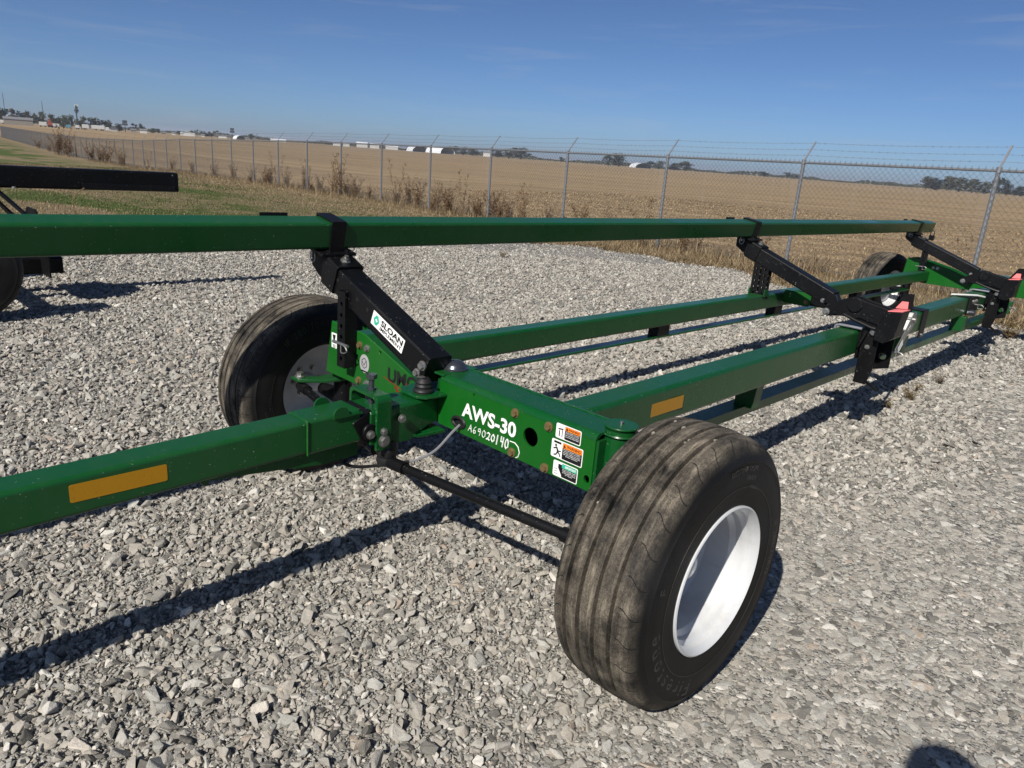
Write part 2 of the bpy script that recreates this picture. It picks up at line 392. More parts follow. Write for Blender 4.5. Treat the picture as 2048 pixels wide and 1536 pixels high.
def scatter(name, P, rot, scl, idx, coll):
    n = len(P); me = bpy.data.meshes.new(name); me.vertices.add(n); me.vertices.foreach_set('co', P.astype(np.float32).ravel())
    for nm, typ, a in (('rot', 'FLOAT_VECTOR', rot), ('scl', 'FLOAT_VECTOR', scl)):
        at = me.attributes.new(nm, typ, 'POINT'); at.data.foreach_set('vector', a.astype(np.float32).ravel())
    at = me.attributes.new('idx', 'INT', 'POINT'); at.data.foreach_set('value', idx.astype(np.int32)); me.update()
    o = bpy.data.objects.new(name, me); C.objects.link(o)
    g = bpy.data.node_groups.new(name + '_scatter', 'GeometryNodeTree')
    g.interface.new_socket('Geometry', in_out='INPUT', socket_type='NodeSocketGeometry'); g.interface.new_socket('Geometry', in_out='OUTPUT', socket_type='NodeSocketGeometry')
    N = g.nodes.new; gi, go, ip, ci = N('NodeGroupInput'), N('NodeGroupOutput'), N('GeometryNodeInstanceOnPoints'), N('GeometryNodeCollectionInfo')
    ci.inputs['Collection'].default_value = coll; ci.inputs['Separate Children'].default_value = True; ci.inputs['Reset Children'].default_value = True
    def attr(nm, typ):
        a = N('GeometryNodeInputNamedAttribute'); a.data_type = typ; a.inputs['Name'].default_value = nm; return a.outputs['Attribute']
    er = N('FunctionNodeEulerToRotation'); lk = g.links.new
    lk(attr('rot', 'FLOAT_VECTOR'), er.inputs[0]); lk(er.outputs[0], ip.inputs['Rotation']); lk(attr('scl', 'FLOAT_VECTOR'), ip.inputs['Scale'])
    lk(attr('idx', 'INT'), ip.inputs['Instance Index']); ip.inputs['Pick Instance'].default_value = True
    lk(ci.outputs[0], ip.inputs['Instance']); lk(gi.outputs[0], ip.inputs['Points']); lk(ip.outputs[0], go.inputs[0])
    md = o.modifiers.new('scatter', 'NODES'); md.node_group = g
    return o

def wedge(n, r0, r1, a0=-92, a1=8):            # random points on the ground seen from around the standpoint
    a = np.radians(rng.uniform(a0, a1, n)); r = np.sqrt(rng.uniform(r0 * r0, r1 * r1, n))
    return 1.84 + r * np.sin(a), -1.6 + r * np.cos(a)
PS, RO, SC, IX = [], [], [], []
def lay(n, r0, r1, s0, s1, sink, power=2.0, flat=1.0, a0=-92, a1=8):
    x, y = wedge(n, r0, r1, a0, a1)
    k = y < yard_edge(x) + rng.normal(0, .12, n); x, y = x[k], y[k]; n = len(x)
    s = s0 + (s1 - s0) * rng.random(n) ** power
    pk = np.clip((x - .55 + .25 * np.sin(y * 1.7) + .12 * np.sin(x * 5)) / .5, 0, 1)          # wheel-packed strip: flat shards pressed level
    tilt = .55 * (1 - pk) + .14 * pk
    s = s * (1 + .22 * pk)
    rot = np.stack([rng.normal(0, 1, n) * tilt, rng.normal(0, 1, n) * tilt, rng.uniform(0, 6.28, n)], 1)
    zs = (rng.uniform(.6, 1.0, n) * (1 - pk) + rng.uniform(.26, .5, n) * pk) * flat
    scl = np.stack([s, s * rng.uniform(.75, 1.1, n), s * zs], 1)
    z = T(x, y) + .004 + s * zs * (.22 * (1 - pk) + .05 * pk) - sink * s
    PS.append(np.stack([x, y, z], 1)); RO.append(rot); SC.append(scl); IX.append(rng.integers(0, NP, n))
# coarse, medium and fine fractions, thinning out with distance
lay(10500, .4, 4.2, .027, .065, .02, 2.4)
lay(52000, .4, 4.2, .014, .034, .02, 1.5)
lay(80000, .4, 3.4, .006, .016, .0, 1.2)
lay(12000, 4.2, 7.5, .034, .074, .02, 1.9, a1=0)
lay(60000, 4.2, 7.5, .018, .040, .02, 1.2, a1=0)
lay(64000, 7.5, 12.5, .026, .058, .02, 1.6, a1=-2)
lay(42000, 12.5, 24, .034, .062, .02, 1.4, a1=-6)
lay(5000, .4, 24, .03, .055, -.1, 2.0)
gv = scatter('gravel', np.concatenate(PS), np.concatenate(RO), np.concatenate(SC), np.concatenate(IX), proto)
tag(gv, 'loose angular grey limestone gravel covering the yard', 'gravel', kind='stuff')

# ------------------------------------------------------------------ dry grass, stubble
def m_blades(name, *stops, rough=.8):
    t = NT(name); r_ = t.n('NewGeometry').outputs['Random Per Island']
    return t.out(t.ramp(r_, *stops), rough, 0, .2)
STRAW = m_blades('dry_grass_blades', (0, (.06, .043, .025)), (.35, (.145, .103, .058)), (.75, (.26, .19, .108)), (1, (.40, .315, .19)))
STUB = m_blades('stubble_straw', (0, (.075, .051, .028)), (.4, (.22, .155, .082)), (1, (.48, .36, .205)))
GRASS = m_blades('lawn_blades', (0, (.035, .046, .014)), (.45, (.065, .083, .026)), (.75, (.105, .11, .04)), (1, (.17, .15, .07)))
WEED = m_blades('dead_weed', (0, (.045, .026, .014)), (.5, (.12, .072, .038)), (1, (.24, .16, .09)))
WEEDG = m_blades('russet_weed_leaves', (0, (.06, .045, .014)), (.5, (.15, .10, .035)), (1, (.24, .17, .07)))

def blades(name, x, y, h, lean, wd, mat, zoff=0.0, flat=None):
    n = len(x); a = rng.uniform(0, 6.283, n); z = T(x, y) + zoff
    dx, dy = np.cos(a), np.sin(a); b = np.stack([x, y, z], 1)
    sd = np.stack([-dy, dx, np.zeros(n)], 1) * (wd * .5)[:, None]
    ld_ = np.stack([dx * lean, dy * lean, h], 1); mid = b + ld_ * .55 + np.array([0, 0, 1]) * (h * .10)[:, None]
    V = np.stack([b - sd, b + sd, mid + sd * .7, mid - sd * .7, b + ld_], 1).reshape(-1, 3)
    i = np.arange(n)[:, None] * 5
    lt = np.concatenate([(i + np.array([0, 1, 2, 3])), (i + np.array([3, 2, 4]))], 1).ravel()
    me = bpy.data.meshes.new(name); me.vertices.add(n * 5); me.vertices.foreach_set('co', V.astype(np.float32).ravel())
    me.loops.add(n * 7); me.loops.foreach_set('vertex_index', lt.astype(np.int32))
    me.polygons.add(n * 2); st = (np.arange(n)[:, None] * 7 + np.array([0, 4])).ravel(); me.polygons.foreach_set('loop_start', st.astype(np.int32))
    me.polygons.foreach_set('loop_total', np.tile([4, 3], n).astype(np.int32))
    me.update(calc_edges=True); me.materials.append(mat)
    o = bpy.data.objects.new(name, me); C.objects.link(o); return o

# uncut thatch along the fence foot
n = 62000; u = rng.random(n) ** 1.9; x = 3.5 - u * 75; off = rng.normal(-.15, .55, n); off[:n // 3] = rng.normal(.1, .22, n // 3)
y = fence_y(x) + off
k = (y > yard_edge(x) - .1) & (np.sin(x * 2.1) * np.sin(x * .73 + 1) + rng.normal(0, .5, n) > -.7); x, y = x[k], y[k]; n = len(x)
hh = np.clip(rng.gamma(2.6, .050, n), .04, .46) * (1 - .45 * np.clip(np.abs(y - fence_y(x)) / 1.2, 0, 1))
hh = hh * np.where(x > -3.2, .55, 1.0)
tag(blades('dry_grass', x, y, hh, hh * rng.uniform(.2, .9, n), np.full(n, .006) + hh * .012, STRAW, -.02), 'dry straw coloured grass along the foot of the fence', 'dry grass', kind='stuff')
# dead mat where the gravel runs out, round the rear wheels
n = 30000; x = rng.uniform(-8.5, 3.5, n); y = yard_edge(x) + np.abs(rng.normal(0, .8, n)) - .12
k = y < fence_y(x); x, y = x[k], y[k]; n = len(x); hh = np.clip(rng.gamma(2.4, .022, n), .02, .2)
tag(blades('grass_mat', x, y, hh, hh * rng.uniform(.6, 1.8, n), np.full(n, .006), STRAW, -.01), 'flattened dead grass at the gravel edge behind the trailer', 'dead grass', kind='stuff')
# lawn
n = 190000; u = rng.random(n) ** 1.9; x = -9.0 - u * 45; y = rng.uniform(-4, 17, n)
k = (y > yard_edge(x) - .05) & (y < fence_y(x) - .2); x, y = x[k], y[k]; n = len(x)
gp = np.sin(x * .33 + 1.2) + np.sin(y * .8 + x * .21) + .7 * np.sin(x * .9 - y * .5) + rng.normal(0, .5, n) - .6 * np.clip((y - fence_y(x) + 3.2), 0, 4)
g = gp > .05; dist = np.hypot(x - 1.84, y + 1.6)
for nm, mk, mat, lab in (('green_grass', g, GRASS, 'short green grass patches in the lawn'), ('straw_grass', ~g, STRAW, 'short faded lawn grass')):
    xx, yy = x[mk], y[mk]; m = len(xx); hh = rng.uniform(.018, .045, m)
    tag(blades(nm, xx, yy, hh, hh * rng.uniform(.4, 1.2, m), .003 + .00035 * dist[mk], mat, -.012), lab, 'lawn grass', kind='stuff')
# chopped straw and stubble in the field just behind the fence
n = 120000; u = rng.random(n) ** 2.0; x = rng.uniform(-30, 9, n); y = fence_y(x) + .6 + u * 26
y += .38 * np.round((rng.random(n) - .5) * 3) * 0
hh = np.clip(rng.gamma(1.6, .012, n), .006, .07); dist = np.hypot(x - 1.84, y + 1.6)
tag(blades('stubble', x, y, hh, rng.uniform(.03, .15, n), .005 + .0006 * dist, STUB, -.03), 'chopped straw and stubble on the field behind the fence', 'stubble', kind='stuff')

# ------------------------------------------------------------------ tall dead weeds by the fence
def weed_meshes(seed, h, bushy, spread):
    r_ = random.Random(seed); st, lf = MB(), MB()
    for k in range(bushy):
        a = r_.uniform(0, 6.28); hh = h * r_.uniform(.45, 1.0) if k else h; tip = Vector((math.cos(a), math.sin(a), 0)) * hh * r_.uniform(.05, spread)
        base = Vector((r_.gauss(0, .06), r_.gauss(0, .06), -.05)); pts = []
        for i in range(6):
            f = i / 5; pts.append(base + tip * f ** 1.6 + Vector((r_.gauss(0, .012), r_.gauss(0, .012), hh * f)))
        st.pipe(pts, .006 * (.5 + h * .5), 3, taper=.25)
        for b in range(int(9 + 8 * h)):
            f = r_.uniform(.2, 1); p = base + tip * f ** 1.6 + Vector((0, 0, hh * f)); a2 = r_.uniform(0, 6.28); l = hh * r_.uniform(.07, .24) * (1.15 - f * .6)
            d = Vector((math.cos(a2) * .6, math.sin(a2) * .6, r_.uniform(.35, 1))).normalized(); q = p + d * l
            st.pipe([p, p + d * l * .6 + Vector((0, 0, -.01)), q], .0025, 3, taper=.4)
            for j in range(r_.randint(3, 7)):
                c = p + d * l * r_.uniform(.25, 1.05) + Vector((r_.gauss(0, .014), r_.gauss(0, .014), r_.gauss(0, .014)))
                e1 = Vector((r_.gauss(0, 1), r_.gauss(0, 1), r_.gauss(0, 1))).normalized() * r_.uniform(.010, .026); e2 = e1.orthogonal().normalized() * r_.uniform(.004, .010)
                lf.add([c - e1, c + e2, c + e1, c - e2], [(0, 1, 2, 3)])
    return mesh_of('stem', st, WEED, fix=False), mesh_of('seed_heads', lf, WEED, fix=False)
wv = [weed_meshes(200 + k, 1.0, b, s) for k, (b, s) in enumerate(((7, .35), (11, .5), (5, .25), (14, .45), (9, .7), (4, .2)))]
# (x, offset from the fence line, height, shape, wide)
WEEDS = [(-4.6, .1, .9, 1, 1), (-6.2, -.1, .62, 3, 1.1), (-7.1, -.35, 1.05, 4, .8), (-7.6, .1, .6, 1, 1), (-8.4, .05, .75, 0, 1), (-9.2, -.1, .85, 3, 1), (-10.6, .1, .7, 1, 1.1), (-11.4, -.05, 1.1, 0, .8),
         (-12.1, 0, .7, 3, 1), (-13.4, -.1, .8, 1, 1), (-14.2, 0, 1.25, 5, .7), (-14.9, -.1, .9, 3, 1), (-15.6, .05, .95, 1, 1), (-16.6, -.05, 1.0, 3, 1), (-17.3, 0, 1.05, 1, 1), (-18.2, .1, 1.45, 5, .8),
         (-19.8, 0, .6, 1, 1), (-21.0, .05, .8, 3, 1), (-22.0, -.1, 1.55, 0, .8), (-22.6, 0, 1.0, 1, 1), (-24.2, .1, .7, 3, 1), (-25.4, 0, 1.2, 0, .9), (-27.5, .1, .9, 1, 1), (-28.4, 0, 1.45, 5, .9), (-29.2, 0, .9, 3, 1),
         (-31.5, .1, .8, 1, 1), (-34, 0, .9, 3, 1.1), (-37, 0, .9, 1, 1.1), (-41, 0, .8, 3, 1), (-45, 0, 1.0, 1, 1), (-51, 0, 1.2, 5, 1), (-58, -.3, 1.4, 3, 1.2), (-62, -.4, 1.9, 1, 1.2), (-66, -.3, 1.5, 3, 1.2), (-70, -.4, 1.7, 1, 1.3),
         (-79, -.8, 2.3, 3, 1.3), (-82, -.9, 3.0, 1, .9), (-85, -.8, 2.2, 3, 1.3), (-94, -.5, 1.3, 1, 1.4), (-103, -.4, 1.2, 3, 1.4), (-1.2, .3, .9, 5, .9), (.6, .4, 1.0, 0, .9), (-2.6, .5, .55, 1, 1)]
_wr = random.Random(5)
for k in range(20):
    x = -5.5 - 26 * _wr.random(); WEEDS.append((x, _wr.uniform(-.3, .15), _wr.choice((.45, .55, .6, .7, .85)), _wr.choice((1, 3, 3, 4)), 1.25))
for i, (x, o_, h, sh, wd) in enumerate(WEEDS):
    y = fence_y(x) + o_; e = empty('dead_weed', (x, y, float(T(x, y))), (0, 0, random.uniform(0, 6.28))); e.scale = (h * wd, h * wd, h)
    obj('stem', wv[sh][0], None, e); obj('seed_heads', wv[sh][1], None, e)['kind'] = 'stuff'
    hw = 'knee-high' if h < .75 else 'waist-high' if h < 1.1 else 'chest-high' if h < 1.5 else 'head-high'
    kind = hw + ' ' + ('slender upright', 'bushy branching', 'thin', 'dense bushy', 'sprawling leaning', 'tall single-stemmed')[sh]
    where = 'at the near end of the fence behind the trailer' if x > -7.7 else 'at the fence foot above the green top bar' if x > -31 else 'along the distant run of the fence beside the lawn'
    tag(e, '%s dead brown weed %s' % (kind, where), 'weed', 'dead weeds along the fence')
# sprigs in the gravel near the rear of the trailer
for i, (x, y, h) in enumerate(((.44, 3.5, .08), (.47, 3.85, .10), (.43, 4.2, .08), (.46, 4.6, .10), (-.5, 4.0, .12), (-6.4, 6.6, .12), (.35, 7.5, .25), (.75, 7.9, .3))):
    e = empty('weed_sprig', (x, y, float(T(x, y)) + .01), (0, 0, i * 1.3)); e.scale = (h * 2.2, h * 2.2, h)
    obj('stem', wv[(1, 3)[i % 2]][0], None, e); me = wv[(1, 3)[i % 2]][1].copy(); me.materials.clear(); me.materials.append(WEEDG); obj('leaves', me, None, e)['kind'] = 'stuff'
    tag(e, 'small russet weed sprig growing in the gravel' + (' under the trailer rail' if i < 5 else ' out in the open yard' if i == 5 else ' by the rear axle'), 'weed', 'weed sprigs in the gravel')

# ------------------------------------------------------------------ chain link fence
fe = empty('chain_link_fence', (-.89, 10.96, float(T(-.89, 10.96))))
tag(fe, 'galvanised chain link fence with barbed wire on leaning arms round the yard', 'fence')
fo = Vector(fe.location); DX, DY, SP = -math.cos(R(7.207)), math.sin(R(7.207)), 3.05
def fpt(i, h=0.0):
    x, y = -.89 + i * SP * DX, 10.96 + i * SP * DY
    return Vector((x, y, float(T(x, y)) + h)) - fo
HF = 1.83
pm = MB().cyl((0, 0, -.1), (0, 0, HF + .02), .031, 14).cyl((0, 0, HF - .03), (0, 0, HF + .05), .037, 14)
pm.cyl((0, 0, HF - .14), (0, 0, HF - .12), .036, 14).cyl((0, 0, HF * .5), (0, 0, HF * .5 + .02), .035, 14).cyl((0, 0, .25), (0, 0, .27), .035, 14)
pmesh = mesh_of('post', pm, GALV)
am = MB().box((0, 0, 0), (.03, .012, .44)); amesh = mesh_of('wire_arm', am, GALV)
N0, N1 = -2, 52
dwn = Vector((DY, -DX, 0))                                   # outward, towards the field
for i in range(N0, N1):
    p = obj('post', pmesh, None, fe); p.location = fpt(i)
    if i < 30:
        a = obj('wire_arm', amesh, None, p); q = (dwn * .62 + Vector((0, 0, .78))).normalized()
        a.rotation_euler = q.to_track_quat('Z', 'Y').to_euler(); a.location = Vector((0, 0, HF + .03)) + q * .2
rl = MB(); rl.pipe([fpt(i, HF) for i in range(N0, N1)], .021, 10); obj('top_rail', rl, GALV, fe)
tw = MB(); tw.pipe([fpt(i, .06) for i in range(N0, N1)], .003, 4); obj('tension_wire', tw, WIRE, fe)
cw = .046
cl = MB(); nw = int(SP / cw)
for k in range(nw):
    x0 = k * cw; pts = []
    for j in range(int((HF - .03) / cw) + 1):
        side = (j % 2) ^ (k % 2); pts.append((x0 + side * cw, .003 if side else -.003, .03 + j * cw))
    cl.pipe(pts, .0031, 3)
for k in range(nw):                                          # twisted barbs above the top rail
    if k % 2: continue
    x0 = (k + 1.0) * cw
    cl.pipe([(x0 - .02, .0, HF + .0), (x0 + .006, .004, HF + .05)], .0031, 3); cl.pipe([(x0 + .02, .0, HF + .0), (x0 - .006, -.004, HF + .05)], .0031, 3)
clm = mesh_of('chain_link_panel', cl, WIRE, fix=False)
for i in range(N0, N1 - 1):
    a, b = fpt(i), fpt(i + 1); c = obj('chain_link_panel', clm, None, fe); d = b - a
    c.location = a - dwn * .034; c.rotation_euler = (0, -math.atan2(d.z, math.hypot(d.x, d.y)), math.atan2(d.y, d.x))
for s_ in (.12, .25, .39):
    q = (dwn * .62 + Vector((0, 0, .78))).normalized(); bw = MB(); pts = []
    for i in range(N0, 30):
        A, B = fpt(i, HF + .03) + q * s_, fpt(i + 1, HF + .03) + q * s_
        for f in (0, .25, .5, .75): pts.append(A.lerp(B, f) - Vector((0, 0, .018 * 4 * f * (1 - f))))
    bw.pipe(pts, .0028, 4)
    for i in range(len(pts) - 1 if len(pts) < 60 else 59):
        A, B = pts[i], pts[i + 1]; L = (B - A).length
        for f in np.arange(.06, L, .127) / L:
            c = A.lerp(B, f); d1 = Vector((random.gauss(0, 1), random.gauss(0, 1), random.gauss(0, 1))).normalized() * .02
            bw.pipe([c - d1, c + d1], .0018, 3); d2 = d1.cross((B - A).normalized()); bw.pipe([c - d2, c + d2], .0018, 3)
    obj('barbed_wire', bw, WIRE, fe, fix=False)

# ------------------------------------------------------------------ far side of the field: trees, sheds, signs
FOL = [m_blades('foliage_%s' % nm, (0, a), (.5, b), (1, c)) for nm, a, b, c in (
    ('dark', (.018, .022, .010), (.036, .042, .018), (.062, .064, .028)), ('olive', (.026, .028, .012), (.052, .052, .022), (.09, .08, .036)), ('rust', (.05, .035, .016), (.085, .06, .028), (.12, .09, .045)))]
BARK = m_plain('tree_bark', (.07, .055, .042), .9)
def tree_mesh(seed, mat):
    r_ = random.Random(seed); tr, cr_ = MB(), MB()
    tr.pipe([(0, 0, -.05), (.01, 0, .2), (r_.gauss(0, .02), .01, .55)], .035, 6, taper=.4)
    lobes = []
    for k in range(9):
        a = r_.uniform(0, 6.28); q = r_.uniform(.05, .30); z = r_.uniform(.16, .84); q *= 1.15 - abs(z - .5) * 1.2
        lobes.append((Vector((math.cos(a) * q, math.sin(a) * q, z)), r_.uniform(.12, .2)))
        tr.pipe([(0, 0, .3 * z + .1), lobes[-1][0]], .014, 4, taper=.4)
    for c, rad in lobes:
        for i in range(85):
            d = Vector((r_.gauss(0, 1), r_.gauss(0, 1), r_.gauss(0, 1))).normalized(); p = c + d * rad * r_.uniform(.45, 1.1)
            e1 = Vector((r_.gauss(0, 1), r_.gauss(0, 1), r_.gauss(0, .6))).normalized() * r_.uniform(.026, .055); e2 = e1.orthogonal().normalized() * r_.uniform(.02, .04)
            cr_.add([p - e1, p + e2, p + e1, p - e2], [(0, 1, 2, 3)])
    return mesh_of('trunk', tr, BARK, fix=False), mesh_of('crown', cr_, mat, fix=False)
TV = [tree_mesh(300 + k, FOL[(0, 1, 0, 1, 2, 0)[k]]) for k in range(6)]
SHED = m_plain('beige_metal_siding', (.24, .215, .185), .6, .2, .4, .12, 2)
WALLW = m_plain('white_siding', (.50, .50, .48), .6, 0, .4, .08, 1)
ROOFG = m_plain('grey_roof', (.16, .16, .165), .6, 0, .4, .15, 1)
ROOFW = m_plain('white_metal_roof', (.74, .75, .76), .4, .1, .5, .06, 1)
DARKO = m_plain('opening_shade', (.012, .011, .011), .8)  # near-black fill that paints the shade inside open buildings
REDM = m_plain('red_machine', (.30, .055, .025), .5)
BLUEB = m_plain('blue_tarp', (.08, .22, .30), .6)
SIGNB = m_plain('dark_sign_face', (.028, .034, .04), .5)
SIGNW = m_plain('white_green_sign_face', (.55, .62, .55), .5)
PANE = m_plain('window_pane', (.03, .035, .045), .15)
BG = [
('shed',-555,122,15.2,4.7),('truck_a',-561,114,3.9,2.4),('mast_a',-624,130,0.6,18.6),('mast_b',-620,152,0.6,15.4),('board',-585,125,3.0,4.3),
('tree',-586,120,6.5,6.8),('tree',-594,127,5.0,7.5),('tree',-588,131,5.6,6.9),('tree',-582,135,4.5,6.3),('tree',-581,140,5.6,6.6),
('tree',-579,148,5.2,5.7),('tree',-578,153,6.4,5.7),('tree',-586,160,3.0,6.2),('tree',-575,163,4.7,5.8),('tree',-592,177,8.1,5.7),
('tree',-590,184,6.6,5.1),('tree',-607,197,4.9,3.9),('tree',-613,209,4.1,5.0),('tree',-621,218,3.5,4.8),('trailer',-542,132,4.0,2.9),
('combine',-546,137,2.4,5.4),('trailer',-550,140,2.2,2.4),('trailer',-550,142,2.2,2.4),('bluebox',-553,149,2.8,2.2),('trailer',-552,154,2.3,2.5),
('pylon',-561,157,2.6,15.3),('semi',-564,167,13.3,3.2),('pylon2',-567,188,3.4,7.9),('house',-589,187,8.8,2.0),('house',-604,206,6.0,2.8),
('house',-601,212,7.7,3.2),('house',-653,246,6.0,2.0),('house',-650,253,4.6,2.4),('gable',-646,263,11.2,3.6),('house',-660,282,4.0,2.5),
('tree',-704,280,4.6,2.6),('tree',-701,288,2.5,3.0),('tree',-712,259,4.8,3.0),('tree',-710,263,4.1,3.0),('tree',-714,307,5.2,2.7),
('tree',-712,312,5.3,2.7),('tree',-710,317,5.3,4.9),('canopy',-680,310,15.3,3.0),('pylon3',-668,312,3.8,9.4),('quonset',-684,326,8.8,3.5),
('house',-681,332,5.3,2.2),('tree',-697,345,3.6,4.1),('house',-696,346,4.1,2.3),('longwhite',-721,385,18.5,2.9),('house',-737,418,3.1,2.5),
('longwhite',-760,478,10.0,3.8),('longwhite',-754,487,8.9,3.8),('longwhite',-761,513,15.6,6.2),('longwhite',-753,525,13.3,5.6),
('longwhite',-757,553,18.5,5.2),('quonset',-707,553,19.7,6.7),('quonset2',-675,561,22.8,7.6),('tree',-679,587,9.9,8.9),('tree',-673,594,9.4,8.4),
('tree',-680,616,10.2,8.6),('house',-669,628,13.2,6.3),('tree',-667,645,13.4,7.5),('tree',-636,633,15.3,10.1),('tree',-619,636,17.5,11.6),
('tree',-656,751,6.5,5.6),('tree',-523,679,10.0,11.2),('tree',-509,678,13.7,12.6),('quonset',-518,733,20.1,5.6),('tree',-566,821,12.1,8.0),
('tree',-557,828,12.7,9.2),('tree',-529,822,13.5,9.0),('tree',-507,813,15.6,10.5),('tree',-488,983,10.4,5.9),('house',-497,979,4.6,2.6),
('tree',-461,996,9.0,7.1),('tree',-452,1000,10.2,7.1),('tree',-220,767,10.6,11.1),('tree',-212,769,10.4,11.0),('tree',-201,762,10.2,12.5),
('tree',-194,774,10.2,12.1),('tree',-184,776,10.8,11.6),('tree',-173,769,10.5,11.0),('tree',-167,780,8.3,14.0),('tree',-159,782,8.9,12.2),
('tree',-167,882,13.1,9.9),
]
used = {}
def face(o):           # turn a thing so that its front looks at the yard
    o.rotation_euler.z = math.atan2(o.location.y, o.location.x) + math.pi / 2
cnt = 0
HL = ['low white house with grey roof', 'small pale house', 'little white farm building']
for i, (k, x, y, W, H) in enumerate(BG):
    z = float(T(x, y)); rr = random.Random(900 + i); az = math.degrees(math.atan2(x - 1.84, y + 1.6))
    region = ('behind the beige metal shed and parked trucks' if az < -73 else 'beside the tall sign poles' if az < -66 else 'among the far houses' if az < -56 else
              'beside the white round-roofed sheds' if az < -44 else 'standing alone on the far field edge' if az < -32 else 'on the far field edge beyond the fence' if az < -20 else 'in the dense clump beyond the fence')
    if k == 'tree':
        e = empty('tree', (x, y, z), (0, 0, rr.uniform(0, 6.28))); e.scale = (W * 2.0, W * 2.0, H * (1.12 if az > -62 else 1.45)); v = rr.choice((0, 1, 2, 3, 5)) if az > -60 else rr.choice((0, 1, 2, 3, 4, 5))
        obj('trunk', TV[v][0], None, e); obj('crown', TV[v][1], None, e)
        tag(e, '%s far %s tree %s' % ('low' if H < 5 else 'middling' if H < 8 else 'tall', ('dark green', 'olive', 'dark green', 'olive', 'rust tinged', 'dark green')[v], region), 'tree', 'trees along the far edge of the field'); continue
    if k in ('shed', 'house', 'gable', 'longwhite', 'canopy'):
        nm = {'shed': 'machine_shed', 'house': 'house', 'gable': 'barn', 'longwhite': 'warehouse', 'canopy': 'canopy'}[k]
        W = W * (.62 if k == 'house' else .8 if k == 'longwhite' else 1); e = empty(nm, (x, y, z)); face(e); dp = max(6., W * .5)
        wh = H * (.72 if k != 'canopy' else .55); wall = SHED if k == 'shed' or (k == 'house' and i % 2) else WALLW
        if k == 'canopy':
            for sx in (-.4, .4): obj('post', MB().box((sx * W, 0, H * .35), (.5, .5, H * .7)), WALLW, e)
            obj('roof', MB().box((0, 0, H * .82), (W, dp, H * .3)), ROOFG, e); obj('kiosk', MB().box((W * .1, 2, H * .3), (W * .45, 3, H * .6)), WALLW, e)
            tag(e, 'open filling station canopy with dark roof beyond the field', 'canopy'); continue
        holes = []
        if k == 'shed':
            for sx in (-.36, -.14): holes.append([(sx * W, .02), (sx * W + W * .15, .02), (sx * W + W * .15, wh * .72), (sx * W, wh * .72)])
        wl = MB().plate([(-W / 2, 0), (W / 2, 0), (W / 2, wh), (-W / 2, wh)], holes, (0, -dp / 2, 0), (1, 0, 0), (0, 0, 1), .1)
        wl.box((-W / 2, 0, wh / 2), (.1, dp - .3, wh)).box((W / 2, 0, wh / 2), (.1, dp - .3, wh)).box((0, dp / 2, wh / 2), (W, .1, wh)); obj('wall', wl, wall, e)
        if k == 'shed':
            for hl in holes: obj('doorway_shade', MB().box(((hl[0][0] + hl[1][0]) / 2, -dp / 2 + 2.5, wh * .37), (W * .15, .1, wh * .7)), DARKO, e)  # dark sheet inside each open doorway stands for its shade
        else:
            nwin = max(1, int(W / 4))
            for q in range(nwin): obj('window', MB().box((-W / 2 + (q + .5) * W / nwin, -dp / 2 - .12, wh * .55), (min(1.4, W * .18), .08, wh * .35)), PANE, e)
        rf = MB()
        if k == 'gable':
            for sx in (-1, 1):
                hw = W / 2
                rf.loft([[Vector((sx * hw * 1.04, yy, wh * .75)), Vector((0, yy, H)), Vector((0, yy, H - .25)), Vector((sx * hw * 1.04, yy, wh * .75 - .25))] for yy in (-dp / 2 - .4, dp / 2 + .4)])
        else:
            for sy in (-1, 1):
                rf.loft([[Vector((xx, sy * (dp / 2 + .4), wh - .05)), Vector((xx, 0, H)), Vector((xx, 0, H - .2)), Vector((xx, sy * (dp / 2 + .4), wh - .25))] for xx in (-W / 2 - .3, W / 2 + .3)])
        obj('roof', rf, ROOFG if (k == 'shed' or k == 'house') else ROOFW, e)
        lab = {'shed': 'long beige metal machine shed with two dark open doors across the field', 'gable': 'white barn with broad low gable roof among the far houses',
               'longwhite': 'long low white warehouse beyond the field', 'house': HL[i % 3] + ' ' + region}[k]
        tag(e, lab, {'shed': 'shed', 'gable': 'barn', 'longwhite': 'warehouse', 'house': 'house'}[k], {'house': 'far houses', 'longwhite': 'far white warehouses'}.get(k)); continue
    if k.startswith('quonset'):
        e = empty('quonset_hut', (x, y, z)); face(e); dp = W * 1.1; arc = [Vector((-W / 2 * math.cos(math.pi * q / 14), 0, H * math.sin(math.pi * q / 14))) for q in range(15)]
        e.rotation_euler.z += (.75 if k == 'quonset2' else .35)
        sh_ = MB().loft([[p + Vector((0, yy, 0)) for p in arc] for yy in (-dp / 2, dp / 2)], cap=False); 
        sh_.v += [tuple(Vector(v) * .985) for v in sh_.v]; m = len(sh_.v) // 2; sh_.f += [tuple(q + m for q in f[::-1]) for f in sh_.f]
        obj('roof', sh_, ROOFW, e, fix=False)
        ins = MB().plate([(p.x * .97, p.z * .97) for p in arc], [], (0, -dp / 2 + 1.5, 0), (1, 0, 0), (0, 0, 1), .1); obj('end_wall_or_shade', ins, DARKO if k == 'quonset2' else WALLW, e)  # on the open hut this dark sheet paints the shaded interior
        tag(e, ('white round-roofed shed with dark open end facing the field' if k == 'quonset2' else 'white round-roofed shed with closed pale end ' + region), 'shed'); continue
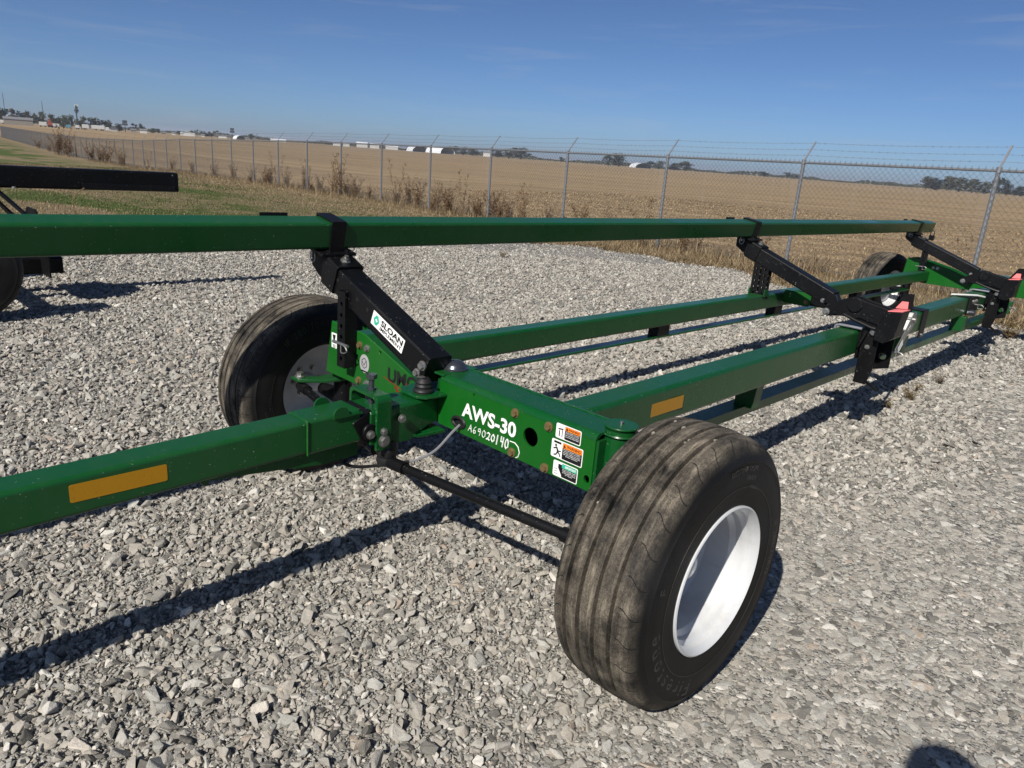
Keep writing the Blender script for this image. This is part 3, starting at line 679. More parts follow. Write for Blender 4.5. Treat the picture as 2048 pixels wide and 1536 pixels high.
    if k in ('trailer', 'semi', 'truck_a', 'bluebox'):
        e = empty('box_trailer' if k != 'truck_a' else 'box_truck', (x, y, z)); face(e)
        obj('cargo_box', MB().box((0, 0, H * .63), (W, 2.4, H * .74)), BLUEB if k == 'bluebox' else WALLW, e, bevel=.1)
        for sx in ((-.3, .3) if k != 'semi' else (-.42, -.34, .34, .42)): obj('wheel', MB().cyl((sx * W, -1.2, H * .13), (sx * W, -.9, H * .13), H * .15, 12), RUBBER, e)
        if k in ('semi', 'truck_a'):
            cb = MB().box((-W / 2 - 1.5, 0, H * .42), (2.2, 2.2, H * .7)).box((-W / 2 - 2.9, 0, H * .28), (1.0, 2.0, H * .4)); obj('cab', cb, WALLW, e, bevel=.15)
            obj('windshield', MB().box((-W / 2 - 2.62, 0, H * .58), (.05, 1.8, H * .22)), PANE, e)
        cnt += 1
        tag(e, {'semi': 'long white semi trailer parked beside the tall sign pole', 'truck_a': 'white box truck parked left of the beige shed', 'bluebox': 'blue covered trailer among the parked trucks'}.get(k, 'small white box trailer parked near the red machine across the field'),
            'trailer' if k != 'truck_a' else 'truck', 'parked white trailers' if k == 'trailer' else None); continue
    if k == 'combine':
        e = empty('harvester', (x, y, z)); face(e)
        obj('body', MB().box((0, 0, H * .4), (W, 2.6, H * .4)).box((W * .1, 0, H * .7), (W * .4, 2, H * .35)), REDM, e, bevel=.1); obj('spout', MB().cyl((0, 0, H * .6), (W * .5, 0, H), .15), REDM, e)
        for sx in (-.3, .3): obj('wheel', MB().cyl((sx * W, -1.5, H * .14), (sx * W, -1.0, H * .14), H * .15, 12), RUBBER, e)
        tag(e, 'red farm machine with raised spout among the parked trucks', 'farm machine'); continue
    if k.startswith('mast'):
        e = empty('radio_mast', (x, y, z)); obj('tower', MB().box((0, 0, H / 2), (.28, .28, H)), SIGNB, e); obj('antenna', MB().cyl((0, 0, H), (0, 0, H + 1.5), .12, 6), SIGNB, e)
        tag(e, 'thin radio mast behind the %s' % ('beige shed' if k == 'mast_a' else 'red machine'), 'mast'); continue
    if k == 'board':
        e = empty('billboard', (x, y, z)); face(e); obj('panel', MB().box((0, 0, H * .85), (W, .2, H * .3)), SIGNB, e); obj('post', MB().box((0, .2, H * .36), (.25, .2, H * .72)), SIGNB, e)
        tag(e, 'dark billboard above the roof of the beige shed', 'billboard'); continue
    if k.startswith('pylon'):
        e = empty('sign_pylon', (x, y, z)); face(e)
        if k == 'pylon':
            obj('pole', MB().cyl((.3, 0, 0), (.3, 0, H * .97), .38, 10), SIGNB, e)
            obj('sign_panel', MB().box((0, -.5, H * .945), (W * .75, .4, H * .10)), SIGNW, e); obj('sign_panel', MB().box((0, -.5, H * .86), (W * .7, .4, H * .06)), SIGNB, e)
            obj('sign_panel', MB().box((.1, -.5, H * .755), (W * .95, .4, H * .10)), SIGNB, e); obj('sign_panel', MB().box((.2, -.5, H * .665), (W * .6, .4, H * .05)), SIGNB, e)
            tag(e, 'tallest sign pole with a pale top panel above dark panels', 'sign pole')
        else:
            obj('pole', MB().cyl((0, 0, 0), (0, 0, H * .5), .28, 10), SIGNB, e)
            for q, (a, b) in enumerate(((.56, .74), (.76, .99))): obj('sign_panel', MB().box((0, -.2, H * (a + b) / 2), (W * (1, .85)[q], .4, H * (b - a))), SIGNB, e)
            tag(e, 'squat dark sign pole %s' % ('next to the parked white semi trailer' if k == 'pylon2' else 'next to the filling station canopy'), 'sign pole'); continue
# low hedge line closing the horizon
n = 20000; az = np.radians(rng.uniform(-82, 6, n)); d = rng.uniform(1080, 1500, n)
hp = 3.2 + 1.6 * np.sin(az * 37) + 1.3 * np.sin(az * 91 + 1) + .8 * np.sin(az * 213)
hp = np.clip(hp + 1.5 * np.clip((-az - 1.1) / .2, 0, 1), .8, 7.5); x = 1.84 + d * np.sin(az); y = -1.6 + d * np.cos(az); z = T(x, y) + rng.uniform(0, 1, n) * hp
e1 = rng.normal(0, 1, (n, 3)); e1 *= (rng.uniform(.7, 1.9, n) / np.linalg.norm(e1, axis=1))[:, None]; e2 = np.cross(e1, rng.normal(0, 1, (n, 3))); e2 *= (rng.uniform(.5, 1.4, n) / np.linalg.norm(e2, axis=1))[:, None]
P = np.stack([x, y, z], 1); V = np.stack([P - e1, P + e2, P + e1, P - e2], 1).reshape(-1, 3)
me = bpy.data.meshes.new('distant_treeline'); me.from_pydata(V.tolist(), [], np.arange(n * 4).reshape(-1, 4).tolist()); me.materials.append(FOL[0])
o = bpy.data.objects.new('distant_treeline', me); C.objects.link(o); tag(o, 'low hazy line of trees and hedges along the horizon', 'treeline', kind='stuff')

# ================================================================== the header trailer (green)
X, Y, Z = Vector((1, 0, 0)), Vector((0, 1, 0)), Vector((0, 0, 1))
ct = empty('header_trailer', (0, 0, 0), (-.0135, 0, 0))
tag(ct, 'green and black all-wheel-steer combine header trailer standing on the gravel', 'trailer')
FY = -.08                                                     # front face of the front beam

# ---- wheels
def arc_text(mb, txt, r0, size, th0, sx, x, sp=1.0, bold=.0):
    th = th0
    for ch in txt:
        if ch == ' ': th += size * .4 / r0; continue
        vs, fs = text_geo(ch, size, bold, 0, 1, .0014)
        wd = max(v.x for v in vs); a = th + wd / 2 / r0
        U = Vector((0, math.cos(a), -math.sin(a))); V = Vector((0, math.sin(a), math.cos(a)))
        mb.add([Vector((x, 0, 0)) + V * (r0 + v.y - size * .35) + U * (v.x - wd / 2) + X * v.z for v in vs], fs); th += (wd + size * .10 * sp) / r0
    return mb
tp = [(.100, .198), (.118, .1995), (.1305, .2065), (.1345, .214), (.1335, .224), (.1365, .250), (.139, .280), (.1385, .305), (.1350, .326), (.1362, .330), (.1325, .334), (.1265, .348), (.118, .3610), (.108, .3715), (.098, .3770)]
tread = []
gx_ = [.068, .0235, -.0235, -.068]; rt = lambda x: .3865 - .95 * x * x
for g in gx_:
    tread += [(g + .0060, rt(g)), (g + .0042, rt(g) - .014), (g - .0042, rt(g) - .014), (g - .0060, rt(g))]
tread = [(.085, rt(.085))] + tread[:4] + [(.045, rt(.045))] + tread[4:8] + [(0, rt(0))] + tread[8:12] + [(-.045, rt(.045))] + tread[12:] + [(-.085, rt(.085))]
prof = tp + tread + [(-a, b) for a, b in tp[::-1]] + [(-.08, .190), (.08, .190)]
tyre_me = mesh_of('tyre', MB().lathe(prof, n=112, closed=True), TYRE, 40)
rp = [(.1135, .198), (.1195, .2045), (.1175, .209), (.110, .2085), (.1045, .196), (.10, .191), (0, .187), (-.10, .191), (-.1045, .196), (-.110, .2085), (-.1165, .209), (-.119, .2055), (-.114, .199), (-.106, .191), (-.098, .1895), (-.088, .182), (-.07, .181), (-.055, .172), (.045, .172), (.060, .181), (.078, .182), (.088, .1895), (.102, .1905)]
rim_me = mesh_of('rim', MB().lathe(rp, n=96, closed=True), RIM, 22)
disc_me = mesh_of('wheel_disc', MB().lathe([(-.02, .1765), (-.036, .150), (-.052, .118), (-.050, .092), (-.046, .085), (-.046, .034), (-.054, .034), (-.054, .085), (-.058, .095), (-.060, .118), (-.044, .154), (-.028, .1765)], n=72, closed=True), RIM, 40)
hub_me = mesh_of('hub', MB().lathe([(-.07, .037), (.022, .037), (.030, .033), (.035, .022), (.036, .001), (-.07, .001)], n=28), RIM, 40)
lug = MB()
for k in range(6):
    a = k * math.pi / 3; lug.hexbolt((-.046, .062 * math.cos(a), .062 * math.sin(a)), X, .0095, .012)
lug_me = mesh_of('lug_bolt', lug, ZINC)
def wheel(par, x, y, side, steer=0, txt=True, rm=None):
    o = obj('tyre', tyre_me, None, par); o.location = (x, y, .3745); o.rotation_euler = (random.uniform(0, 6), 0, 0)
    r = obj('rim', rim_me, None, par); r.location = (x, y, .3745)
    for nm, m in (('wheel_disc', disc_me), ('hub', hub_me), ('lug_bolt', lug_me)):
        d = obj(nm, m, None, r)
        if side < 0: d.rotation_euler = (0, 0, math.pi)
    if steer:
        for q in (o, r): q.rotation_euler = (0, 0, steer)
    return o, r
def lettering(t, items):
    mb = MB()
    for txt, r0, sz, th, bold in items: arc_text(mb, txt, r0, sz, R(th), 1, .1375 if sz > .02 else .1378, 2.6 if sz > .05 else 1.0, bold)
    t.rotation_euler = (0, 0, t.rotation_euler[2])
    return obj('sidewall_lettering', mb, TYRE_L, t, fix=False)
TYRE_L = m_plain('raised_sidewall_rubber', (.014, .0138, .0135), .40, 0, .5, .2, 60)
t, rim_ = wheel(ct, .988, 0, 1); t.location.x = .968
obj('valve_stem', MB().cyl((.02, .172 * math.cos(2.2), .172 * math.sin(2.2)), (.065, .160 * math.cos(2.2), .160 * math.sin(2.2)), .005, 10).cyl((.065, .160 * math.cos(2.2), .160 * math.sin(2.2)), (.078, .157 * math.cos(2.2), .157 * math.sin(2.2)), .0062, 10), RUBBER, rim_)
obj('weld_seam', MB().pipe([(-.028 + .0008 * math.sin(40 * a), .1745 * math.cos(a), .1745 * math.sin(a)) for a in np.linspace(0, 2 * math.pi, 90, endpoint=False)], .0035, 5, closed=True).pipe([(x, .1725 * math.cos(-.35), .1725 * math.sin(-.35)) for x in np.linspace(-.05, .045, 10)], .0022, 5), RIM, rim_)
sm = MB(); r_ = random.Random(4)
for k in range(60):
    a = r_.gauss(.62, .09); rr = r_.gauss(.125, .022); q = r_.uniform(.0015, .006); sm.lathe([(-.0555 + .03 * max(0, (rr - .118) / .05), q), (-.052 + .03 * max(0, (rr - .118) / .05), q * .6)], (0, rr * math.cos(a), rr * math.sin(a)), n=6)
obj('mud_splash', sm, RUBBER, rim_)['kind'] = 'stuff'
lettering(t, [('Firestone', .297, .064, 194, .0), ('F', .296, .040, 284, .0), ('DESTINATION', .312, .020, -8, .0), ('FARM', .287, .020, 8, .0), ('TUBELESS', .262, .012, 14, 0), ('IF 280/70R15', .298, .030, 72, 0)])
ring = MB()
for rr in (.262, .3300): ring.pipe([(.1378 if rr < .3 else .1345, rr * math.cos(a), rr * math.sin(a)) for a in np.linspace(0, 2 * math.pi, 72, endpoint=False)], .0011, 4, closed=True)
ring_me = mesh_of('sidewall_ring', ring, TYRE_L, fix=False)
obj('sidewall_ring', ring_me, None, t)
gs = MB(); r_ = random.Random(8)
for k in range(11):
    a = r_.uniform(0, 2 * math.pi) if k > 6 else r_.uniform(.3, 1.9); gx0 = r_.choice(gx_); c_ = Vector((gx0 + r_.gauss(0, .001), -rt(gx0) * math.cos(a) * .985, rt(gx0) * math.sin(a) * .985)); q = r_.uniform(.003, .0065)
    gs.box(c_, (q * 1.2, q * 1.8, q * 1.3), Matrix.Rotation(r_.uniform(0, 3), 3, Vector((r_.gauss(0, 1), r_.gauss(0, 1), r_.gauss(0, 1))).normalized()))
obj('lodged_stones', gs, m_plain('lodged_stone', (.24, .22, .19), .9, 0, .2, .25, 120), t)['kind'] = 'stuff'
t, _ = wheel(ct, -.92, 0, 1)
lettering(t, [('IF 280/70R15', .300, .040, -42, .0), ('DESTINATION FARM', .292, .018, -135, 0), ('Firestone', .298, .062, 187, .0), ('IMPLEMENT', .27, .012, -100, 0)]); obj('sidewall_ring', ring_me, None, t)
gs = MB(); r_ = random.Random(8)
for k in range(11):
    a = r_.uniform(0, 2 * math.pi) if k > 6 else r_.uniform(.3, 1.9); gx0 = r_.choice(gx_); c_ = Vector((gx0 + r_.gauss(0, .001), -rt(gx0) * math.cos(a) * .985, rt(gx0) * math.sin(a) * .985)); q = r_.uniform(.003, .0065)
    gs.box(c_, (q * 1.2, q * 1.8, q * 1.3), Matrix.Rotation(r_.uniform(0, 3), 3, Vector((r_.gauss(0, 1), r_.gauss(0, 1), r_.gauss(0, 1))).normalized()))
obj('lodged_stones', gs, m_plain('lodged_stone', (.24, .22, .19), .9, 0, .2, .25, 120), t)['kind'] = 'stuff'
t, _ = wheel(ct, -.92, 7.2, -1, R(-14)); t2 = obj('sidewall_ring', ring_me, None, t)
wheel(ct, .988, 7.2, 1, R(-14))

# ---- front beam, right half (thick panel with rolled top edge)
def beam_right(yf, d, name='axle_beam'):
    # d = -1: the panel face looks towards -y
    holes = [circ(.473, .588, .030, 28), rrect(.119, .181, .519, .552, .0155), circ(.214, .661, .0045, 10), rrect(.688, .735, .522, .546, .011)]
    m = MB().plate([(.045, .500), (.715, .500), (.715, .655), (.045, .655)], holes, (0, yf, 0), X if d < 0 else -X, Z, -.008) if d < 0 else \
        MB().plate([(.045, .500), (.715, .500), (.715, .655), (.045, .655)], [holes[0]], (0, yf, 0), X, Z, .008)
    return m
bm_ = MB().plate([(.045, .500), (.715, .500), (.715, .6545), (.045, .6545)], [circ(.473, .588, .030, 28), rrect(.119, .181, .519, .552, .0155), circ(.214, .661 - .012, .0045, 10), rrect(.688, .708, .522, .546, .0095)], (0, FY + .008, 0), X, Z, .008)
obj('axle_beam', bm_, GREEN_LIT, ct, label='sunlit green front beam panel carrying the white model number')
cap = []
for x in (.045, .715):                                        # rolled top and plain back
    pr = []
    for k in range(7): a = R(180 - 90 * k / 6); pr.append((FY + .024 + .024 * math.cos(a), .655 + .020 * math.sin(a)))
    for k in range(7): a = R(90 - 90 * k / 6); pr.append((-FY - .024 + .024 * math.cos(a), .655 + .020 * math.sin(a)))
    pr += [(-FY, .50), (-FY - .008, .50)]
    pr += [(-FY - .008, .655)] + [(-FY - .024, .667), (FY + .024, .667), (FY + .008, .6555)]
    cap.append([Vector((x, a, b)) for a, b in pr])
tm = MB().loft(cap); obj('beam_top', tm, GREEN, ct, sharp=50)
obj('beam_floor', MB().box((.38, 0, .505), (.66, .142, .006)), GREEN, ct)
obj('beam_end', MB().box((.7195, 0, .58), (.009, .15, .15)), GREEN, ct)
obj('weld_bead', MB().pipe([(.045 + .67 * f, -FY - .0195 * 0 - .030, .6755 + .0008 * math.sin(f * 90)) for f in np.linspace(0, 1, 60)], .0022, 5), GREEN, ct)
for x, z in ((.403, .656), (.542, .656), (.402, .514), (.541, .512)):
    obj('bolt', MB().hexbolt((x, FY, z - (.012 if z > .6 else 0)), -Y, .0105, .008), RUST, ct)
# decals on the panel
tx = MB(); text_on(tx, 'AWS-30', (.163, FY - .0002, .563), X, Z, .25, .050, .03); obj('model_number', tx, WHITE, ct, fix=False)
hand = MB()
STROKES = {'A': [[(0, 0), (.45, 1), (.9, 0)], [(.2, .4), (.75, .4)]], '6': [[(.7, 1), (.25, .65), (.1, .25), (.35, 0), (.7, .15), (.65, .42), (.3, .42), (.15, .25)]], '9': [[(.75, .7), (.5, 1), (.15, .85), (.2, .55), (.6, .55), (.75, .75), (.7, .35), (.6, 0)]],
           '0': [[(.45, 1), (.1, .7), (.1, .25), (.45, 0), (.8, .25), (.8, .7), (.45, 1)]], '2': [[(.1, .8), (.4, 1), (.75, .8), (.6, .45), (.1, 0), (.45, .1), (.9, 0)]], '1': [[(.4, 1), (.3, 0)]], '4': [[(.2, 1), (.1, .5), (.8, .5)], [(.7, 1), (.6, 0)]]}
cx = .198
for i, chh in enumerate('A69020140'):
    szx = .0185 if i < 6 else .0175; szz = .025 if i < 6 else .033; zz = .5205 + (0 if i < 6 else -.003)
    for st in STROKES[chh]:
        pts = []
        for a, b in zip(st, st[1:]):
            for f in (0, .34, .67): pts.append(Vector((cx + (a[0] + (b[0] - a[0]) * f) * szx + (a[1] + (b[1] - a[1]) * f) * .003, FY - .0006, zz + (a[1] + (b[1] - a[1]) * f) * szz)))
        pts.append(Vector((cx + st[-1][0] * szx + st[-1][1] * .003, FY - .0006, zz + st[-1][1] * szz)))
        for p in pts: p.x += random.gauss(0, .0004); p.z += random.gauss(0, .0005)
        hand.pipe(pts, .0013 if i < 4 else .0022, 5)
    cx += .0215 if i < 6 else .0205
hand.pipe([(.390, FY - .0006, .548), (.412, FY - .0006, .549), (.427, FY - .0006, .540), (.434, FY - .0006, .524), (.430, FY - .0006, .509), (.421, FY - .0006, .503)], .0018, 5)
obj('handwritten_number', hand, CHALK, ct, fix=False)
def warning(x0, x1, z0, z1, head, hmat, lines, pict):
    d = obj('warning_decal', MB().plate(rrect(x0, x1, z0, z1, .005), [], (0, FY - .0002, 0), X, Z, .0006), WHITE, ct)
    m = .0028; sp = x0 + (x1 - x0) * (.36 if pict else .36)
    obj('decal_panel', MB().plate(rrect(sp, x1 - m, z0 + m, z1 - m, .003), [], (0, FY - .0009, 0), X, Z, .0004), INK, d)
    hh = (z1 - z0) * .27
    obj('decal_header', MB().plate(rrect(sp + .0006, x1 - m - .0006, z1 - m - hh, z1 - m - .0006, .002), [], (0, FY - .0014, 0), X, Z, .0004), hmat, d)
    tt = MB(); text_on(tt, head, (sp + (x1 - sp) * .22, FY - .0019, z1 - m - hh * .82), X, Z, (x1 - sp) * .68, hh * .62, .02, .0003); obj('decal_heading', tt, INK if hmat is ORANGE else WHITE, d, fix=False)
    if hmat is ORANGE:
        obj('alert_triangle', MB().plate([(sp + .003, z1 - m - hh * .85), (sp + .013, z1 - m - hh * .85), (sp + .008, z1 - m - hh * .15)], [], (0, FY - .0019, 0), X, Z, .0003), INK, d)
    tt = MB(); zz = z1 - m - hh - .0048
    for ln in lines:
        w_ = (x1 - sp) * min(.84, .05 * len(ln)); text_on(tt, ln, ((sp + x1 - m) / 2 - w_ / 2, FY - .0014, zz), X, Z, w_, .0028, .01, .0003); zz -= .0047
        if zz < z0 + m: break
    obj('decal_text', tt, WHITE, d, fix=False)
    pm_ = MB()
    for poly in pict: pm_.plate([(x0 + m + a * (sp - x0 - m), z0 + m + b * (z1 - z0 - 2 * m)) for a, b in poly], [], (0, FY - .0009, 0), X, Z, .0004)
    obj('pictogram', pm_, INK if hmat is not None else INK, d)
man = [[(.15, .84), (.85, .84), (.85, .97), (.15, .97)], [(a * .09 + .36, b * .09 + .70) for a, b in circ(0, 0, 1, 10)], [(.36, .62), (.52, .60), (.66, .38), (.52, .30)], [(.40, .60), (.12, .50), (.16, .43), (.42, .52)], [(.60, .42), (.88, .46), (.86, .38), (.62, .34)],
       [(.52, .36), (.40, .18), (.20, .12), (.22, .05), (.46, .10), (.60, .30)], [(.60, .36), (.78, .26), (.88, .08), (.80, .05), (.70, .20), (.54, .28)]]
hook = [[(.30, .10), (.42, .10), (.42, .55), (.30, .55)], [(.20, .60), (.80, .66), (.78, .76), (.20, .70)], [(.66, .10), (.74, .10), (.74, .62), (.66, .62)]]
page = [[(.55, .60), (1.0, .12), (1.0, .9), (.55, .9)], [(.08, .10), (.5, .10), (.5, .13), (.08, .13)], [(.08, .28), (.5, .28), (.5, .31), (.08, .31)], [(.08, .46), (.5, .46), (.5, .49), (.08, .49)]]
warning(.570, .664, .622, .6665, 'WARNING', ORANGE, ['FALLING HEADER CAN CAUSE', 'SERIOUS INJURY OR DEATH', 'KEEP CLEAR WHEN LOADING', 'LOCK ALL PINS FIRST'], hook)
warning(.559, .677, .560, .6155, 'WARNING', ORANGE, ['PINCH POINT HAZARD TO PREVENT', 'SERIOUS INJURY OR DEATH', 'STAND CLEAR OF UNIT', 'KEEP AWAY FROM MOVING PARTS', 'WHILE TOWING'], man)
warning(.573, .666, .5045, .552, 'IMPORTANT', TEAL, ['DO NOT EXCEED 20 MPH', 'CHECK WHEEL BOLTS', 'AFTER FIRST 10 MILES', 'OF TRAVEL'], page)

# ---- front beam, left half (deep gusset plate)
gus = [(-.672, .503), (.044, .503), (.044, .60), (-.02, .600), (-.10, .622), (-.40, .7145), (-.425, .718), (-.462, .717), (-.480, .712), (-.492, .700), (-.499, .686), (-.505, .60), (-.560, .590), (-.575, .715), (-.630, .722)]
def gusset(par, yf, th, mat, holes=()):
    return obj('gusset_plate', MB().plate(gus, holes, (0, yf + th, 0), X, Z, th), mat, par, bevel=.003)
gusset(ct, FY, .008, GREEN_LIT, [circ(-.303, .668, .006, 12)])
gusset(ct, .070, .008, GREEN)
tf = MB()
for (a, b) in (((.044, .598), (-.02, .598)), ((-.02, .598), (-.10, .620)), ((-.10, .620), (-.40, .7125)), ((-.40, .7125), (-.462, .715)), ((-.462, .715), (-.497, .69))):
    tf.loft([[Vector((a[0], yy, a[1])), Vector((b[0], yy, b[1])), Vector((b[0], yy, b[1] - .008)), Vector((a[0], yy, a[1] - .008))] for yy in (FY + .0085, .0695)])
obj('gusset_top', tf, GREEN, ct); obj('gusset_floor', MB().box((-.31, -.001, .513), (.68, .14, .008)), GREEN, ct)
for x, z in ((-.432, .666), (-.384, .664), (-.435, .526), (-.382, .526)): obj('bolt', MB().hexbolt((x, FY, z), -Y, .0105, .008), RUST if x < -.4 else ZINC, ct)
o = obj('round_decal', MB().plate(circ(-.400, .601, .031, 28, .036), [], (0, FY - .0002, 0), X, Z, .0006), SILVERD, ct)
mm = MB()
for k in range(6):
    a, b = R(90 + 60 * k), R(150 + 60 * k); mm.pipe([(-.400 + .018 * math.cos(a), FY - .0012, .603 + .02 * math.sin(a)), (-.400 + .018 * math.cos(b), FY - .0012, .603 + .02 * math.sin(b))], .0012, 4)
mm.pipe([(-.413, FY - .0012, .607), (-.402, FY - .0012, .594), (-.39, FY - .0012, .612)], .0013, 4); mm.box((-.4, FY - .0009, .571), (.044, .0004, .006)); obj('emblem', mm, INK, o, fix=False)
lg = MB(); text_on(lg, 'UMC', (-.250, FY - .0002, .572), X, Z, .165, .054, .035, .0008, -.0); logo = obj('maker_logo', lg, INK, ct, fix=False)
sw = MB(); sw.pipe([(-.275 + .19 * f, FY - .0012, .583 - .035 * f - .0 * f) for f in np.linspace(0, 1, 8)] , .0014, 4); sw.pipe([(-.17 + .012 * math.cos(a) * 3, FY - .0012, .585 + .04 * math.sin(a)) for a in np.linspace(-2.6, .2, 12)], .0042, 4)
obj('logo_swoosh', sw, REDINK, logo, fix=False)
o = obj('service_decal', MB().plate(rrect(-.629, -.592, .614, .675, .003), [], (0, FY - .0002, 0), X, Z, .0006), WHITE, ct)
mm = MB().plate([(-.622, .668), (-.599, .668), (-.605, .648), (-.616, .648)], [], (0, FY - .0009, 0), X, Z, .0004).plate([(-.624, .640), (-.598, .640), (-.598, .634), (-.624, .634)], [], (0, FY - .0009, 0), X, Z, .0004)
for q in range(3): mm.plate([(-.620, .628 - q * .005), (-.600, .628 - q * .005), (-.600, .6255 - q * .005), (-.620, .6255 - q * .005)], [], (0, FY - .0009, 0), X, Z, .0003)
obj('pictogram', mm, INK, o)

# ---- king pins, spindles, steering
def kingpin(par, s, y=0, vis=True):
    x = s * .738 if s > 0 else -.668
    obj('king_pin_tube', MB().cyl((x, y, .47), (x, y, .684), .0445, 28), GREEN, par); c = obj('king_pin_cap', MB().cyl((x, y, .6905), (x, y, .6965), .049, 32).cyl((x, y, .684), (x, y, .6905), .043, 24), GREEN, par, bevel=.0015)
    obj('grease_fitting', MB().cyl((x, y, .6965), (x, y, .702), .004, 8).cyl((x, y, .702), (x, y, .705), .0055, 8), ZINC, c)
    obj('spindle_knuckle', MB().cyl((x, y, .30), (x, y, .47), .038, 20).cyl((x, y, .3745), (x + s * .16, y, .3745), .037, 20, .026).rtube((x, y, .455), (x, y + (-.01 if y < 3 else .01), .455), .10, .02, .005), BLACK, par, bevel=.002)
    d = -1 if y < 3 else 1
    if s > 0:
        obj('steering_arm', MB().plate([(x - .02, y), (x + .04, y), (x + .11, y + d * .20), (x + .10, y + d * .24), (x + .06, y + d * .24)], [], (0, 0, .448), X, Y, .012), BLACK, par, bevel=.003); return x
    obj('steering_arm', MB().plate([(x - .045, y), (x + .045, y), (x + .03 - s * .0, y + d * .10), (x - s * .0 + .028 + (-.06 if s < 0 else 0), y + d * .19), (x - .028 + (-.06 if s < 0 else 0), y + d * .19), (x - .035, y + d * .10)], [], (0, 0, .462), X, Y, .014), GREEN, par, bevel=.003)
    return x
xr = kingpin(ct, 1); xl = kingpin(ct, -1)
obj('bolt', MB().hexbolt((-.728, -.165, .478), Z, .015, .014).cyl((-.728, -.165, .43), (-.728, -.165, .48), .008), ZINC, ct)
obj('beam_gusset_ring', MB().pipe([(xr + .05 * math.cos(a), .05 * math.sin(a), .672) for a in np.linspace(0, 2 * math.pi, 24, endpoint=False)], .004, 5, closed=True), GREEN, ct)
kingpin(ct, 1, 7.2); kingpin(ct, -1, 7.2)
# tie rods
tr = MB().cyl((.10, -.292, .415), (.80, -.235, .442), .0155, 16).cyl((.07, -.294, .414), (.14, -.289, .417), .021, 14).cyl((.76, -.238, .44), (.81, -.234, .442), .021, 14)
obj('tie_rod', tr, BLACK, ct)
obj('tie_rod', MB().cyl((-.70, -.165, .437), (-.03, -.285, .42), .0155, 16).cyl((-.73, -.162, .437), (-.66, -.17, .436), .021, 14), BLACK, ct)
obj('ball_joint', MB().lathe([(.398, .012), (.402, .030), (.415, .034), (.430, .031), (.436, .034), (.452, .036), (.470, .034), (.486, .026)], (.045, -.293, 0), 'Z', 24), RUBBER, ct)

# ---- tongue, hinge and clamp
tg = MB().rtube((0, -2.9, .500), (0, -.58, .555), .102, .102, .012); obj('tongue', tg, GREEN, ct)
obj('tongue_socket', MB().rtube((0, -.585, .555), (0, -.405, .5595), .112, .110, .012), GREEN, ct, bevel=.002)
obj('weld_bead', MB().pipe([(.0565, -.586, .502 + .106 * f + .001 * math.sin(f * 60)) for f in np.linspace(0, 1, 24)], .0035, 6), GREEN_LIT, ct)
ear = MB()
for s in (-1, 1): ear.plate([(-.50, .61)] + [(-.475 + .026 * math.cos(a), .612 + .022 * math.sin(a)) for a in np.linspace(math.pi, 0, 9)] + [(-.445, .606), (-.40, .606), (-.40, .600), (-.50, .600)], [], (s * .052 + (.004 if s > 0 else -.002), 0, 0), Y, Z, .006)
obj('hinge_ear', ear, GREEN, ct)
obj('tongue_brace', MB().plate([(-.95, .497), (-.40, .512), (-.40, .455), (-.52, .452), (-.74, .478)], [], (.030, 0, 0), Y, Z, .006).plate([(-.95, .497), (-.40, .512), (-.40, .455), (-.52, .452), (-.74, .478)], [], (-.036, 0, 0), Y, Z, .006).box((0, -.50, .456), (.06, .22, .006)), GREEN, ct)
obj('brace_tab', MB().plate([(-.90, .503), (-.86, .503), (-.868, .472), (-.880, .472)], [], (.015, 0, 0), Y, Z, .006), GREEN, ct)
obj('yellow_reflector', MB().plate(rrect(-1.204, -.982, .527, .5725, .005), [], (.0512, 0, 0), Y, Z, .0006), YELLOW, ct).rotation_euler = (0, 0, 0)
obj('knuckle_block', MB().box((0, -.378, .545), (.118, .075, .10), Matrix.Rotation(R(28), 3, 'X')).cyl((-.07, -.372, .535), (.07, -.372, .535), .028, 20), BLACK, ct, bevel=.004)
cl_ = MB()                                                    # inverted U clamp
pr = [(-.078, .470), (-.078, .628)] + [(-.058 - .02 * math.cos(a), .628 + .02 * math.sin(a)) for a in np.linspace(.3, math.pi / 2, 5)] + [(.058 + .02 * math.sin(a), .628 + .02 * math.cos(a)) for a in np.linspace(0, math.pi / 2 - .3, 5)] + [(.078, .628), (.078, .470)]
pin = [(x * .86, z - (.010 if z > .63 else 0) if z > .6 else z) for x, z in pr][::-1]
ring2 = lambda y: [Vector((a, y, b)) for a, b in pr + pin]
cl_.loft([ring2(-.357), ring2(-.304)]); obj('clamp_bracket', cl_, GREEN, ct, bevel=.0025)
obj('bolt', MB().cyl((0, -.327, .60), (0, -.327, .688), .009, 14).hexbolt((0, -.327, .684), Z, .018, .014, False).cyl((0, -.327, .649), (0, -.327, .657), .016, 6), CAPB, ct)
for y, z, r in ((-.331, .532, .0085), (-.329, .500, .0145), (-.376, .528, .010), (-.262, .562, .0095)): obj('bolt', MB().hexbolt((.0785 if y > -.35 else .0705, y, z), X, r, .008), ZINC, ct)
sb = MB()                                                     # swivel arm between clamp and beam pivot
sec = lambda y, w, z0, z1: [Vector((-w, y, z0)), Vector((w, y, z0)), Vector((w, y, z1 - .008)), Vector((w - .008, y, z1)), Vector((-w + .008, y, z1)), Vector((-w, y, z1 - .008))]
sb.loft([sec(-.372, .066, .49, .600), sec(-.30, .066, .476, .604), sec(-.22, .066, .474, .603), sec(-.13, .052, .505, .600), sec(-.085, .045, .51, .598)]); obj('swivel_arm', sb, GREEN, ct, bevel=.002)
